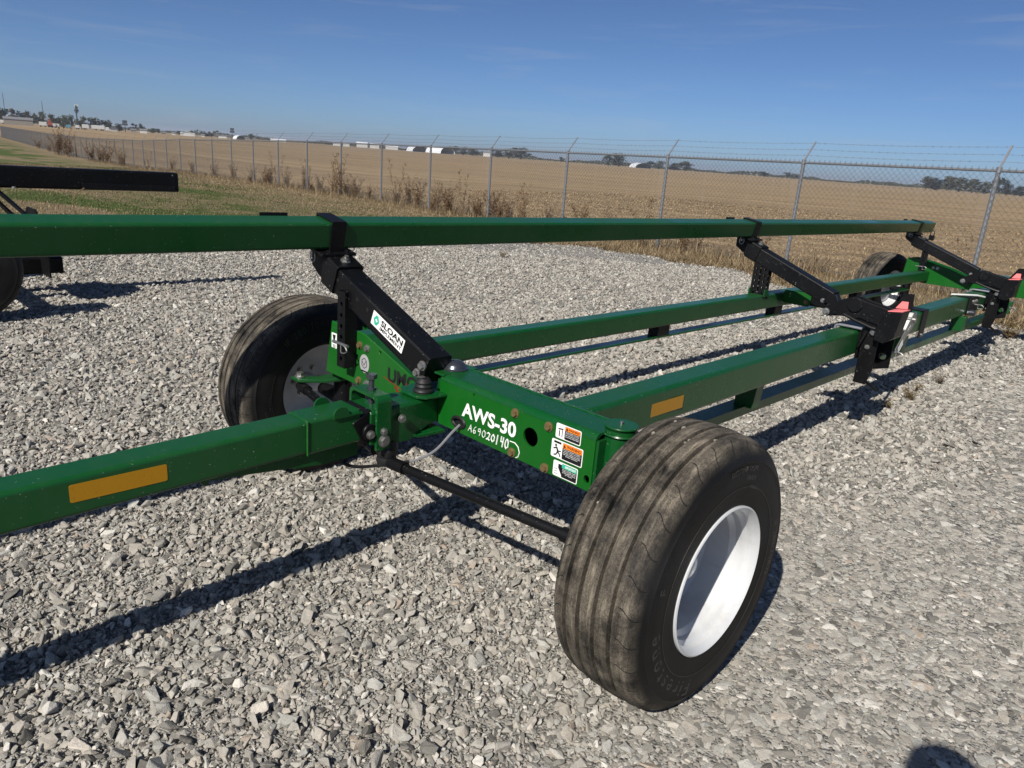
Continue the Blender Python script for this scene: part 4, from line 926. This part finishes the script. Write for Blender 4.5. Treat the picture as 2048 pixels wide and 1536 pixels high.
obj('pivot_plate', MB().plate([(-.06, -.165), (-.03, -.185), (.05, -.185), (.075, -.16), (.085, -.0805), (-.075, -.0805)], [], (0, 0, .606), X, Y, .010).plate([(-.06, -.165), (-.03, -.215), (.05, -.215), (.075, -.18), (.085, -.0805), (-.075, -.0805)], [], (0, 0, .478), X, Y, .012), GREEN, ct, bevel=.002)
sp_ = MB().lathe([(.616, .034), (.622, .0355), (.627, .033), (.631, .028), (.638, .030), (.645, .026), (.651, .028), (.658, .024), (.664, .018)], (.022, -.133, 0), 'Z', 28); ss = obj('spring_stack', sp_, RUBBER, ct, sharp=20)
obj('bolt', MB().hexbolt((.002, -.125, .700), -Y, .012, .01).cyl((.01, -.133, .60), (.01, -.133, .665), .012), ZINC, ct)
obj('pivot_pin', MB().cyl((.015, -.125, .455), (.015, -.125, .615), .022, 18), CAPB, ct)
dome = MB().lathe([(.676, .046), (.679, .047), (.682, .0425)] + [(.682 + .026 * math.sin(a), .0405 * math.cos(a)) for a in np.linspace(.1, 1.55, 8)], (.020, .005, 0), 'Z', 36); obj('pivot_cap', dome, CAPB, ct, sharp=50)
obj('pivot_post', MB().cyl((.02, .005, .49), (.02, .005, .676), .06, 28).plate([(-.06, -.079), (.06, -.079), (.06, .079), (-.06, .079)], [], (0, 0, .668), X, Y, .0085), GREEN, ct, bevel=.002)
obj('sunlit_sliver', MB().box((-.335, -.089, .500), (.010, .001, .045), Matrix.Rotation(R(-16), 3, 'Y')), WHITE, ct)  # white strip painting a sliver of sunlight on the wheel disc
obj('grommet', MB().pipe([(.15 + .031 * math.cos(a), FY - .001, .5355 + .0165 * math.sin(a)) for a in np.linspace(0, 2 * math.pi, 20, endpoint=False)], .006, 6, closed=True).box((.15, FY + .012, .5355), (.055, .01, .026)), RUBBER, ct)
def smooth(pts, m=6):
    P_ = [Vector(p) for p in pts]; out = []
    for i in range(len(P_) - 1):
        a, b, c, d = P_[max(i - 1, 0)], P_[i], P_[i + 1], P_[min(i + 2, len(P_) - 1)]
        for k in range(m):
            f = k / m; out.append(.5 * ((2 * b) + (c - a) * f + (2 * a - 5 * b + 4 * c - d) * f * f + (3 * b - a - 3 * c + d) * f ** 3))
    return out + [P_[-1]]
cb = smooth([(.16, FY - .004, .530), (.155, -.115, .505), (.145, -.17, .455), (.12, -.22, .425), (.085, -.27, .412), (.05, -.33, .405), (.025, -.40, .410), (.01, -.44, .43), (.0, -.47, .47), (0, -.55, .49)])
obj('wiring_cable', MB().pipe(cb[:22], .0045, 6), CABLE_G, ct); obj('wiring_cable', MB().pipe(cb[21:], .0055, 6), RUBBER, ct)

# ---- long rails
def rrail(y): return .505 - .018 * y                          # near face of the right rail narrows slightly rearwards
obj('main_rail', MB().rtube((rrail(.08) - .06, .08, .567), (rrail(7.12) - .06, 7.12, .567), .12, .14, .018), GREEN, ct)
obj('side_rail', MB().rtube((-.50, .078, .574), (-.50, 7.11, .574), .10, .105, .014), GREEN, ct)
obj('yellow_reflector', MB().plate(rrect(.522, .743, .538, .588, .002), [], (rrail(.63) + .0012, 0, 0), Y, Z, .0006), YELLOW, ct).rotation_euler = (0, 0, R(0.0))
# low skid rails with hangers
obj('low_rail', MB().rtube((.375, .25, .375), (.335, 6.9, .375), .10, .020, .003).box((.404, 3.57, .372), (.006, 6.64, .042), Matrix.Rotation(R(.345), 3, 'Z')), GREEN, ct)
obj('low_rail', MB().rtube((-.50, .35, .455), (-.50, 6.6, .455), .07, .012, .003), GREEN, ct)
for y in (1.52, 3.55, 5.0, 6.6): obj('hanger', MB().plate([(-.045, .384), (.045, .384), (.055, .500), (-.045, .500)], [], (.40, y, 0), X, Z, .07), GREEN if y != 3.55 else GREEN_LIT, ct, bevel=.002)  # one hanger takes the lightened, sunlit green
for y in (2.08, 3.60, 5.2): obj('hanger', MB().box((-.50, y, .491), (.07, .12, .062)), BLACK, ct, bevel=.002)

# ---- top bar and its three arms
BT = R(11); BUP = Vector((math.sin(BT), 0, math.cos(BT))); BM = Matrix.Rotation(BT, 3, 'Y')        # the bar leans towards the main rail
obj('top_bar', MB().rtube((-.654, -2.9, 1.058), (-.654, 7.46, 1.076), .104, .102, .012, up=BUP), GREEN, ct)
obj('bar_end_cap', MB().box((-.654, 7.464, 1.076), (.098, .006, .098), BM), BLACK, ct); obj('padlock', MB().box((-.60, 7.44, .955), (.05, .025, .055)).pipe([(-.618, 7.44, .98), (-.618, 7.44, 1.02), (-.60, 7.44, 1.035), (-.582, 7.44, 1.02), (-.582, 7.44, .98)], .005, 6), BLACK, ct)
obj('mounting_strip', MB().box((-.6065, 7.22, 1.030), (.004, .42, .035), BM), GREEN, ct)
for y in (7.08, 7.25, 7.40): obj('bolt', MB().hexbolt((-.605, y, 1.028), X, .006, .004, False), ZINC, ct)
AU = Vector((-.9331, 0, .3595)); AV = Vector((.3595, 0, .9331))          # along the arm (upwards) and square to it
def arm(yf, decals=False):
    P0 = Vector((.030, yf + .051, .729)) - AV * .051                      # centre of the lower end
    tip = P0 + AU * .655
    a = obj('support_arm', MB().rtube(P0, tip, .102, .102, .011, up=AV), BLACK, ct)
    # saddle over the upper end
    obj('arm_saddle', MB().rtube(P0 + AU * .590 + AV * .004, P0 + AU * .675 + AV * .004, .118, .116, .010, up=AV), BLACK, ct, bevel=.002)
    obj('arm_tip', MB().plate([(.65, -.0505), (.65, .0505), (.752, .0505), (.740, .012), (.685, -.0505)], [], P0 - Vector((0, .0505, 0)), AU, AV, .101), BLACK, ct, bevel=.003)
    b = P0 + AU * .632 + AV * .0625
    obj('bolt', MB().hexbolt(b, AV, .0135, .010).cyl(b, b + AV * .022, .008), ZINC, ct)
    # strap and brackets gripping the bar
    zc = 1.063 + yf * .00172
    st = MB(); y0, y1 = yf + .012, yf + .076; bc = Vector((-.654, (y0 + y1) / 2, zc))
    for sx in (-1, 1): st.box(bc + BM @ Vector((sx * .0558, 0, -.006)), (.006, y1 - y0, .121), BM)
    st.box(bc + BM @ Vector((0, 0, .0562)), (.118, y1 - y0, .006), BM); obj('bar_strap', st, BLACK, ct, bevel=.002)
    obj('bar_cradle', MB().box((-.65, yf + .045, zc - .066), (.13, .15, .012), BM).plate([(-.72, zc - .062), (-.59, zc - .062), (-.60, zc - .12), (-.66, zc - .17), (-.72, zc - .13)], [], (0, yf + .012, 0), X, Z, .008).plate([(-.72, zc - .062), (-.59, zc - .062), (-.60, zc - .12), (-.66, zc - .17), (-.72, zc - .13)], [], (0, yf + .088, 0), X, Z, .008), BLACK, ct, bevel=.002)
    obj('back_stop', MB().box((-.708, yf - .16, zc + .005), (.006, .11, .125)), BLACK, ct)
    pz = zc - .085
    obj('lynch_pin', MB().cyl((-.665, yf - .03, pz), (-.665, yf + .1, pz), .007, 10).pipe([(-.665 + .017 * math.cos(q), yf - .024, pz - .005 + .022 * math.sin(q)) for q in np.linspace(0, 2 * math.pi, 18, endpoint=False)], .0028, 5, closed=True), ZINC, ct)
    hb = MB()
    for sU in (.60, .53, .46, .39): hb.cyl(P0 + AU * (sU - .02) + AV * (.012 if sU != .53 else .0) - Y * .0505, P0 + AU * (sU - .02) + AV * (.012 if sU != .53 else 0) - Y * .0522, .0075, 14)
    obj('adjustment_hole', hb, CHALK if decals else RUBBER, ct)
    pb = P0 + AU * .035 - AV * .030
    obj('bolt', MB().hexbolt(pb - Y * .051, -Y, .011, .009), ZINC, ct)
    return P0
P0 = arm(-.12); arm(3.27); arm(6.95)
# dealer decal on the front arm
Ud = -AU; dO = Vector((-.307, -.1212, .7835))
d_ = obj('dealer_decal', MB().plate(rrect(0, .200, 0, .054, .002), [], dO, Ud, AV, .0006), WHITE, ct)
e_ = dO - Y * .0008
lf_ = MB(); 
for pl in ([(.010, .026), (.022, .046), (.036, .046), (.020, .027), (.030, .020), (.022, .010)], [(.046, .028), (.034, .008), (.020, .008), (.036, .027), (.026, .034), (.034, .044)]): lf_.plate(pl, [], e_, Ud, AV, .0004)
obj('dealer_emblem', lf_, TEAL, d_)
tt = MB(); text_on(tt, 'SLOAN', e_ + Ud * .056 + AV * .024, Ud, AV, .136, .0235, .035, .0003); text_on(tt, 'IMPLEMENT', e_ + Ud * .056 + AV * .0065, Ud, AV, .136, .0135, .02, .0003); obj('dealer_name', tt, INK, d_, fix=False)
# perforated height struts
def strut(x, y, z0, z1, two=False):
    for q in ((0,) if not two else (0, .062)):
        w_ = .052; hs_ = [circ(0, z, .0085, 12) for z in np.arange(z0 + .035, z1 - .02, .042)]
        m = MB().plate([(-w_ / 2, z0), (w_ / 2, z0), (w_ / 2, z1), (-w_ / 2, z1)], hs_, (x + q, y - .022, 0), X, Z, .004).plate([(-w_ / 2, z0), (w_ / 2, z0), (w_ / 2, z1), (-w_ / 2, z1)], hs_, (x + q, y + .026, 0), X, Z, .004)
        if not two: m.box((x - w_ / 2 + .002, y, (z0 + z1) / 2), (.004, .044, z1 - z0)).box((x + w_ / 2 - .002, y, (z0 + z1) / 2), (.004, .044, z1 - z0))
        obj('height_strut', m, BLACK, ct)
strut(-.479, -.108, .575, .868); strut(-.53, 3.30, .60, .87, True); strut(-.50, 6.98, .58, .868)
def pin(x, y, z):
    obj('hitch_pin', MB().cyl((x - .05, y, z), (x + .05, y, z), .006, 10).pipe([(x + .03 + .02 * math.cos(q) * (1 + .6 * math.cos(q)), y - .012, z - .012 + .016 * math.sin(q)) for q in np.linspace(0, 2 * math.pi, 16, endpoint=False)], .0026, 5, closed=True), ZINC, ct)
pin(-.478, -.137, .668); pin(-.505, 6.945, .675)

# ---- rear axle
gr = [(x, z) for x, z in gus]
obj('gusset_plate', MB().plate([(-.72, .49), (.05, .49), (.05, .60), (-.04, .598), (-.25, .668), (-.45, .715), (-.63, .745), (-.70, .735)], [], (0, 7.128, 0), X, Z, .008), GREEN_LIT, ct, bevel=.003)
obj('axle_beam', MB().plate([(.05, .49), (.73, .49), (.73, .672), (.05, .672)], [circ(.30, .59, .006, 10)], (0, 7.128, 0), X, Z, .008), GREEN_LIT, ct)
obj('beam_top', MB().box((.39, 7.21, .668), (.68, .16, .01)).box((.39, 7.29, .58), (.68, .008, .165)).plate([(-.72, .49), (.05, .49), (.05, .60), (-.04, .598), (-.25, .668), (-.45, .715), (-.63, .745), (-.70, .735)], [], (0, 7.29, 0), X, Z, .008), GREEN, ct)
obj('pivot_cap', MB().lathe([(.673, .046), (.679, .047), (.682, .0425)] + [(.682 + .026 * math.sin(a), .0405 * math.cos(a)) for a in np.linspace(.1, 1.55, 6)], (.020, 7.2, 0), 'Z', 24), CAPB, ct); obj('pivot_post', MB().cyl((.02, 7.2, .50), (.02, 7.2, .673), .06, 24), GREEN, ct)
for x, z in ((-.43, .664), (-.385, .664)): obj('bolt', MB().hexbolt((x, 7.119, z), -Y, .011, .009), ZINC, ct)

# ---- cross member and rest tower pairs on the main rail
obj('cross_plate', MB().plate(rrect(-.449, -.245, .553, .648, .018), [circ(-.400, .626, .006, 10), circ(-.400, .606, .005, 10)], (0, 3.61, 0), X, Z, .010), GREEN_LIT, ct, bevel=.002, label='sunlit green cross plate with bolt')
obj('bolt', MB().hexbolt((-.275, 3.60, .585), -Y, .012, .009), RUST, ct)
obj('cross_tube', MB().rtube((-.30, 3.655, .600), (.33, 3.655, .600), .07, .08, .010), BLACK, ct); obj('pivot_lug', MB().plate([(-.02, .66), (.09, .66), (.06, .72), (.0, .72)], [], (0, 3.30, 0), X, Z, .06), BLACK, ct, bevel=.003)
obj('strut_socket', MB().box((-.552, 3.30, .60), (.010, .10, .13)).box((-.445, 3.30, .640), (.008, .06, .05)), GREEN, ct, bevel=.002)
def tower(y0, xo):
    armp = [(.236, .700), (.240, .724), (.262, .745), (.30, .768), (.345, .797), (.380, .812), (.415, .811), (.450, .800), (.490, .792), (.54, .784), (.600, .772), (.600, .700), (.560, .672), (.50, .664), (.46, .672), (.41, .690), (.35, .698), (.30, .690), (.262, .682)]
    for q, yy in ((0, y0), (1, y0 + .085)):
        obj('tower_plate', MB().plate([(a + xo, b) for a, b in armp], [], (0, yy + .007, 0), X, Z, .007), BLACK, ct, bevel=.002)
    obj('tower_spacer', MB().plate([(a + xo, b - .012) for a, b in armp[3:11]] + [(.60 + xo, .72), (.35 + xo, .72)], [], (0, y0 + .080, 0), X, Z, .070), BLACK, ct)
    obj('pad_box', MB().plate([(.552 + xo, .612), (.60 + xo, .600), (.650 + xo, .640), (.668 + xo, .784), (.590 + xo, .772), (.548 + xo, .67)], [], (0, y0 + .075, 0), X, Z, .125), BLACK, ct, bevel=.004)
    obj('reflector_pad', MB().box((.630 + xo, y0 + .012, .7815), (.076, .115, .004), Matrix.Rotation(R(-8), 3, 'Y')), PINK, ct)
    obj('guide_flap', MB().plate([(.560 + xo, .76), (.672 + xo, .776), (.665 + xo, .872), (.618 + xo, .866)], [], (0, y0 + .095, 0), X, Z, .008), BLACK, ct, bevel=.002)
    obj('reflector_pad', MB().plate([(.588 + xo, .782), (.650 + xo, .787), (.646 + xo, .826), (.614 + xo, .824)], [], (0, y0 + .0855, 0), X, Z, .002), PINK, ct)
    obj('tower_post', MB().plate([(.478 + xo, .345), (.545 + xo, .345), (.565 + xo, .430), (.563 + xo, .600), (.548 + xo, .668), (.478 + xo, .668)], [], (0, y0 + .012, 0), X, Z, .010).plate([(.480 + xo, .40), (.612 + xo, .44), (.610 + xo, .60), (.548 + xo, .66), (.480 + xo, .66)], [circ(.568 + xo, .500, .020, 16)], (0, y0 + .13, 0), X, Z, .010).box((.482 + xo, y0 + .066, .50), (.008, .12, .30)), BLACK, ct, bevel=.002)
    obj('post_foot', MB().pipe(smooth([(.53 + xo, y0 + .03, .36), (.56 + xo, y0 + .06, .335), (.575 + xo, y0 + .12, .300)]), .009, 8), BLACK, ct)
    obj('bolt', MB().hexbolt((.255 + xo, y0 - .002, .706), -Y, .014, .012), ZINC, ct)
    obj('bolt', MB().hexbolt((.532 + xo, y0 - .002, .642), -Y, .0135, .012), ZINC, ct); obj('bolt', MB().hexbolt((.515 + xo, y0 + .0, .555), -Y, .009, .008), ZINC, ct)
    obj('lock_lever', MB().pipe([(.36 + xo, y0 - .012, .712), (.43 + xo, y0 - .016, .690), (.52 + xo, y0 - .018, .668), (.55 + xo, y0 - .014, .664)], .010, 8).pipe([(.50 + xo, y0 - .015, .645), (.487 + xo, y0 - .02, .60), (.470 + xo, y0 - .022, .548)], .008, 8), BLACK, ct)
    obj('u_bolt', MB().pipe(smooth([(.33 + xo, y0 - .02, .52), (.330 + xo, y0 - .02, .63), (.345 + xo, y0 - .02, .648), (.375 + xo, y0 - .02, .652), (.475 + xo, y0 - .02, .652)]), .008, 8), GALV, ct)
    pin(.605 + xo, y0 + .16, .530)
    xr_ = rrail(y0)
    obj('rail_clamp', MB().box((xr_ + .008, y0 + .09, .563), (.012, .20, .165)).box((xr_ - .05, y0 + .09, .643), (.13, .20, .010)).box((xr_ + .02, y0 + .17, .52), (.03, .05, .10)).box((xr_ + .03, y0 + .03, .60), (.05, .04, .09)), BLACK, ct, bevel=.002)
    hz = MB(); hz.pipe(smooth([(xr_ + .02, y0 + .12, .62), (xr_ + .075, y0 + .16, .59), (xr_ + .085, y0 + .22, .53), (xr_ + .05, y0 + .27, .47), (xr_ + .02, y0 + .25, .42)]), .010, 8)
    hz.pipe(smooth([(xr_ + .03, y0 + .20, .60), (xr_ + .09, y0 + .27, .575), (xr_ + .07, y0 + .34, .52), (xr_ + .02, y0 + .36, .50)]), .008, 8)
    hz.cyl((xr_ + .01, y0 + .30, .50), (xr_ + .07, y0 + .30, .50), .022, 14).cyl((xr_ + .01, y0 + .24, .57), (xr_ + .06, y0 + .24, .57), .016, 12); obj('strap_winch', hz, RUBBER, ct)
    for yy, zz in ((.04, .50), (.10, .60), (.19, .575), (.33, .545)): obj('bolt', MB().hexbolt((xr_ + .014 if yy < .2 else xr_ + .004, y0 + yy, zz), X, .009, .010), ZINC, ct)
    obj('pivot_lobe', MB().plate(circ(.405 + xo, .772, .040, 22), [], (0, y0 - .004, 0), X, Z, .006).plate([(.30 + xo, .715), (.47 + xo, .735), (.55 + xo, .70), (.55 + xo, .685), (.45 + xo, .705), (.30 + xo, .70)], [], (0, y0 - .002, 0), X, Z, .008), BLACK, ct, bevel=.002)
    # ratchet strap just behind the tower
    ra = Vector((rrail(y0 + .72) + .05, y0 + .84, .640)); rb = Vector((rrail(y0 + .5) + .052, y0 + .60, .455)); d = (rb - ra).normalized(); nn = d.cross(X).normalized()
    obj('ratchet', MB().plate([(-.022, -.034), (.0, -.046), (.05, -.044), (.16, -.030), (.32, -.026), (.32, .026), (.16, .030), (.05, .044), (.0, .046), (-.022, .034)], [circ(.01, 0, .014, 12), rrect(.07, .13, -.012, .012, .006)], ra, d, nn, .006).plate([(-.022, -.034), (.0, -.046), (.05, -.044), (.16, -.030), (.16, .030), (.05, .044), (.0, .046), (-.022, .034)], [], ra - X * .045, d, nn, .006).cyl(ra - X * .05 + d * .02, ra + X * .012 + d * .02, .018, 14), ZINC, ct, bevel=.001)
    obj('ratchet_webbing', MB().rtube(ra - X * .02 + d * .03, ra - X * .02 + d * .12, .038, .012, .003).box(ra - X * .022, (.036, .05, .05)), STRAPW, ct)
    obj('ratchet_label', MB().plate([(.22, -.022), (.30, -.022), (.30, .022), (.22, .022)], [], ra + X * .0064, d, nn, .0006), WHITE, ct)
tower(2.60, .0); tower(5.66, -.052)
def sleeve(y, wd, z0):
    x1 = rrail(y); m = MB().box((x1 + .006, y, (z0 + .648) / 2), (.008, wd, .648 - z0)).box((x1 - .058, y, .6425), (.13, wd, .008)).box((x1 - .126, y, .59), (.008, wd, .11))
    o_ = obj('rail_strap', m, BLACK, ct, bevel=.003); obj('strap_bolt', MB().hexbolt((x1 + .0102, y, z0 + .02), X, .009, .007), ZINC, o_)
sleeve(3.85, .11, .455); sleeve(5.08, .07, .50)
obj('tension_strap', MB().pipe([(rrail(5.1) - .12, 5.02, .648), (rrail(5.1) - .05, 5.12, .650), (rrail(5.1) + .012, 5.26, .646), (rrail(5.1) + .03, 5.42, .625)], .008, 6), STRAPW, ct)
obj('anchor_plate', MB().box((rrail(5.25) + .005, 5.25, .575), (.008, .22, .12)), BLACK, ct, bevel=.002)
for y in (5.19, 5.28): obj('bolt', MB().hexbolt((rrail(y) + .009, y, .60), X, .012, .010), ZINC, ct)
pin(rrail(5.24) + .02, 5.24, .575); obj('clevis', MB().cyl((rrail(5.14), 5.14, .515), (rrail(5.14) + .05, 5.14, .515), .024, 14), CAPB, ct)

# ================================================================== the black trailer alongside
bt = empty('header_trailer', (-5.4, -.4, float(T(-5.4, -.4))))
tag(bt, 'black header trailer with plain black bar parked beyond the green one', 'trailer')
oz = lambda x, y, z: (x + 5.4, y + .4, z - bt.location.z)
obj('top_bar', MB().rtube(oz(-5.42, -3.2, .975), oz(-5.42, 1.22, .935), .13, .175, .022), BLACKP, bt)
obj('light_bar', MB().box(oz(-5.350, .80, .885), (.012, .78, .045), Matrix.Rotation(R(-.52), 3, 'X')), BLACK, bt, bevel=.003)
obj('bar_end_cap', MB().box(oz(-5.42, 1.222, .935), (.124, .008, .165)), BLACKP, bt, bevel=.004)
obj('bolt', MB().hexbolt(oz(-5.352, 1.17, 1.00), X, .007, .005, False), ZINC, bt); obj('bolt', MB().hexbolt(oz(-5.352, 1.17, .868), X, .007, .005, False), ZINC, bt)
for (a, b, c) in ((-.40, -.20, .08), (-.30, -.10, .0), (-.22, .02, -.06)): obj('support_strut', MB().rtube(oz(-5.40 + c * .4, a, .86), oz(-5.10 + c * .5, b + .12, .42), .045, .02, .004), BLACK, bt)
obj('wiring_cable', MB().pipe(smooth([oz(-5.345, .42, .872), oz(-5.33, .33, .80), oz(-5.33, .32, .70), oz(-5.30, .34, .5), oz(-5.25, .32, .35)]), .005, 6), RUST, bt)
obj('bolt', MB().hexbolt(oz(-5.33, -.10, .862), Z, .014, .01), ZINC, bt)
obj('frame_rail', MB().rtube(oz(-5.30, -3.2, .27), oz(-5.30, .17, .235), .10, .14, .02), BLACKP, bt)
obj('axle', MB().rtube(oz(-6.4, -.55, .36), oz(-4.72, -.55, .36), .09, .09, .01), BLACKP, bt); obj('mud_plate', MB().plate([(-5.85, .17), (-5.02, .17), (-5.0, .52), (-5.25, .70), (-5.50, .70), (-5.85, .45)], [], (5.4, .42, -bt.location.z), X, Z, .012), BLACK, bt)
rim_k = rim_me.copy(); rim_k.materials.clear(); rim_k.materials.append(BLACK); disc_k = disc_me.copy(); disc_k.materials.clear(); disc_k.materials.append(BLACK)
for s, x in ((1, -4.58), (-1, -6.45)):
    tq = obj('tyre', tyre_me, None, bt); tq.location = oz(x, -.66, .36); rq = obj('rim', rim_k, None, bt); rq.location = oz(x, -.66, .36)
    dq = obj('wheel_disc', disc_k, None, rq); dq.rotation_euler = (0, 0, 0 if s > 0 else math.pi)

# ================================================================== the photographer, standing just outside the picture; only the head's shadow falls into it
def m_person():
    t = NT('clothing'); z = t.n('SeparateXYZ', Vector=t.co()).outputs[2]; n = t.noise(t.co(), 40, 4, .6)
    c = t.mix(t.rng(z, .935, .945), t.mix(n, (.03, .04, .07), (.05, .065, .10)), t.mix(n, (.10, .10, .11), (.15, .15, .16)))
    c = t.mix(t.rng(z, 1.475, 1.48), c, (.42, .25, .18)); c = t.mix(t.rng(z, .06, .07, 1, 0), c, (.05, .04, .03))
    return t.out(c, .8, 0, .3)
pe = empty('person', (2.20, -1.64, float(T(2.2, -1.64)) + .01), (0, 0, R(43.7)))
tag(pe, 'person in dark jeans and grey shirt standing beside the front wheel', 'person')
J = {'pelvis': (0, 0, .95, .135, .105), 'waist': (0, .01, 1.10, .130, .10), 'chest': (0, .0, 1.30, .155, .115), 'collar': (0, -.01, 1.43, .09, .075), 'neck': (0, .0, 1.50, .056, .058), 'jaw': (0, .025, 1.57, .064, .075), 'brow': (0, .02, 1.66, .076, .092), 'crown': (0, .005, 1.715, .060, .072), 'nose': (0, .115, 1.615, .013, .016)}
E_ = [('pelvis', 'waist'), ('waist', 'chest'), ('chest', 'collar'), ('collar', 'neck'), ('neck', 'jaw'), ('jaw', 'brow'), ('brow', 'crown'), ('jaw', 'nose')]
for s, k in ((-1, 'l'), (1, 'r')):
    J.update({k + 'hip': (s * .095, 0, .90, .095, .095), k + 'knee': (s * .105, .015, .50, .062, .064), k + 'calf': (s * .108, -.02, .34, .056, .058), k + 'ankle': (s * .11, -.02, .09, .038, .042), k + 'toe': (s * .125, .15, .035, .042, .03),
              k + 'shoulder': (s * .185, -.01, 1.40, .062, .06), k + 'elbow': (s * .245, -.03, 1.12, .044, .044), k + 'wrist': (s * .255, .05, .88, .028, .030), k + 'palm': (s * .255, .07, .81, .036, .020)})
    E_ += [('pelvis', k + 'hip'), (k + 'hip', k + 'knee'), (k + 'knee', k + 'calf'), (k + 'calf', k + 'ankle'), (k + 'ankle', k + 'toe'), ('chest', k + 'shoulder'), (k + 'shoulder', k + 'elbow'), (k + 'elbow', k + 'wrist'), (k + 'wrist', k + 'palm')]
    for q, (dy, L) in enumerate(((.032, .070), (.012, .080), (-.010, .074), (-.030, .058))):
        a, b, c = k + 'f%da' % q, k + 'f%db' % q, k + 'f%dc' % q
        J.update({a: (s * .255, .075 + dy, .775, .0095, .0095), b: (s * .250, .082 + dy, .775 - L * .5, .009, .009), c: (s * .238, .084 + dy, .775 - L, .0075, .0075)}); E_ += [(k + 'palm', a), (a, b), (b, c)]
    J.update({k + 't1': (s * .242, .115, .82, .011, .011), k + 't2': (s * .236, .128, .785, .009, .009)}); E_ += [(k + 'palm', k + 't1'), (k + 't1', k + 't2')]
nm = list(J); me = bpy.data.meshes.new('body'); me.from_pydata([J[k][:3] for k in nm], [(nm.index(a), nm.index(b)) for a, b in E_], [])
bo = bpy.data.objects.new('body', me); C.objects.link(bo); bo.parent = pe; me.materials.append(m_person())
md = bo.modifiers.new('skin', 'SKIN')
if not me.skin_vertices: bm = bmesh.new(); bm.from_mesh(me); bm.verts.layers.skin.verify(); bm.to_mesh(me); bm.free()
for i, k in enumerate(nm):
    me.skin_vertices[0].data[i].radius = J[k][3:5]; me.skin_vertices[0].data[i].use_root = (k == 'pelvis')
md.use_smooth_shade = True; sd = bo.modifiers.new('sub', 'SUBSURF'); sd.levels = sd.render_levels = 2
hr = MB().lathe([(1.60, .085), (1.64, .098), (1.68, .099), (1.72, .088), (1.75, .062), (1.765, .02)], (0, -.008, 0), 'Z', 24); obj('hair', hr, m_plain('brown_hair', (.05, .032, .02), .7, 0, .3, .3, 80), pe)
fc = MB()
for s in (-1, 1): fc.lathe([(-.004, .009), (.004, .009)], (s * .03, .098, 1.640), 'Z', 10)
obj('eyes', fc, INK, pe); obj('mouth', MB().box((0, .098, 1.578), (.045, .006, .008)), m_plain('lips', (.30, .11, .09), .5), pe); er_ = MB()
for s in (-1, 1): er_.lathe([(-.03, .004), (-.015, .014), (.015, .016), (.03, .006)], (s * .082, .0, 1.635), 'Z', 10)
obj('ears', er_, m_plain('skin', (.42, .25, .18), .6), pe)

# ------------------------------------------------------------------ hazy autumn air
hz_ = MB().box((0, 500, 9.5), (14700, 13700, 25)); hm = bpy.data.materials.new('thin_haze'); hm.use_nodes = True; hm.node_tree.nodes.clear()
vo = hm.node_tree.nodes.new('ShaderNodeVolumePrincipled'); vo.inputs['Color'].default_value = (.80, .88, 1.0, 1); vo.inputs['Density'].default_value = .00020; vo.inputs['Anisotropy'].default_value = .2
mo = hm.node_tree.nodes.new('ShaderNodeOutputMaterial'); hm.node_tree.links.new(vo.outputs[0], mo.inputs['Volume'])
hb = obj('haze', hz_, hm); hb.modifiers.clear(); tag(hb, 'thin pale haze over the far field and trees', 'haze', kind='stuff'); S.cycles.volume_bounces = 0
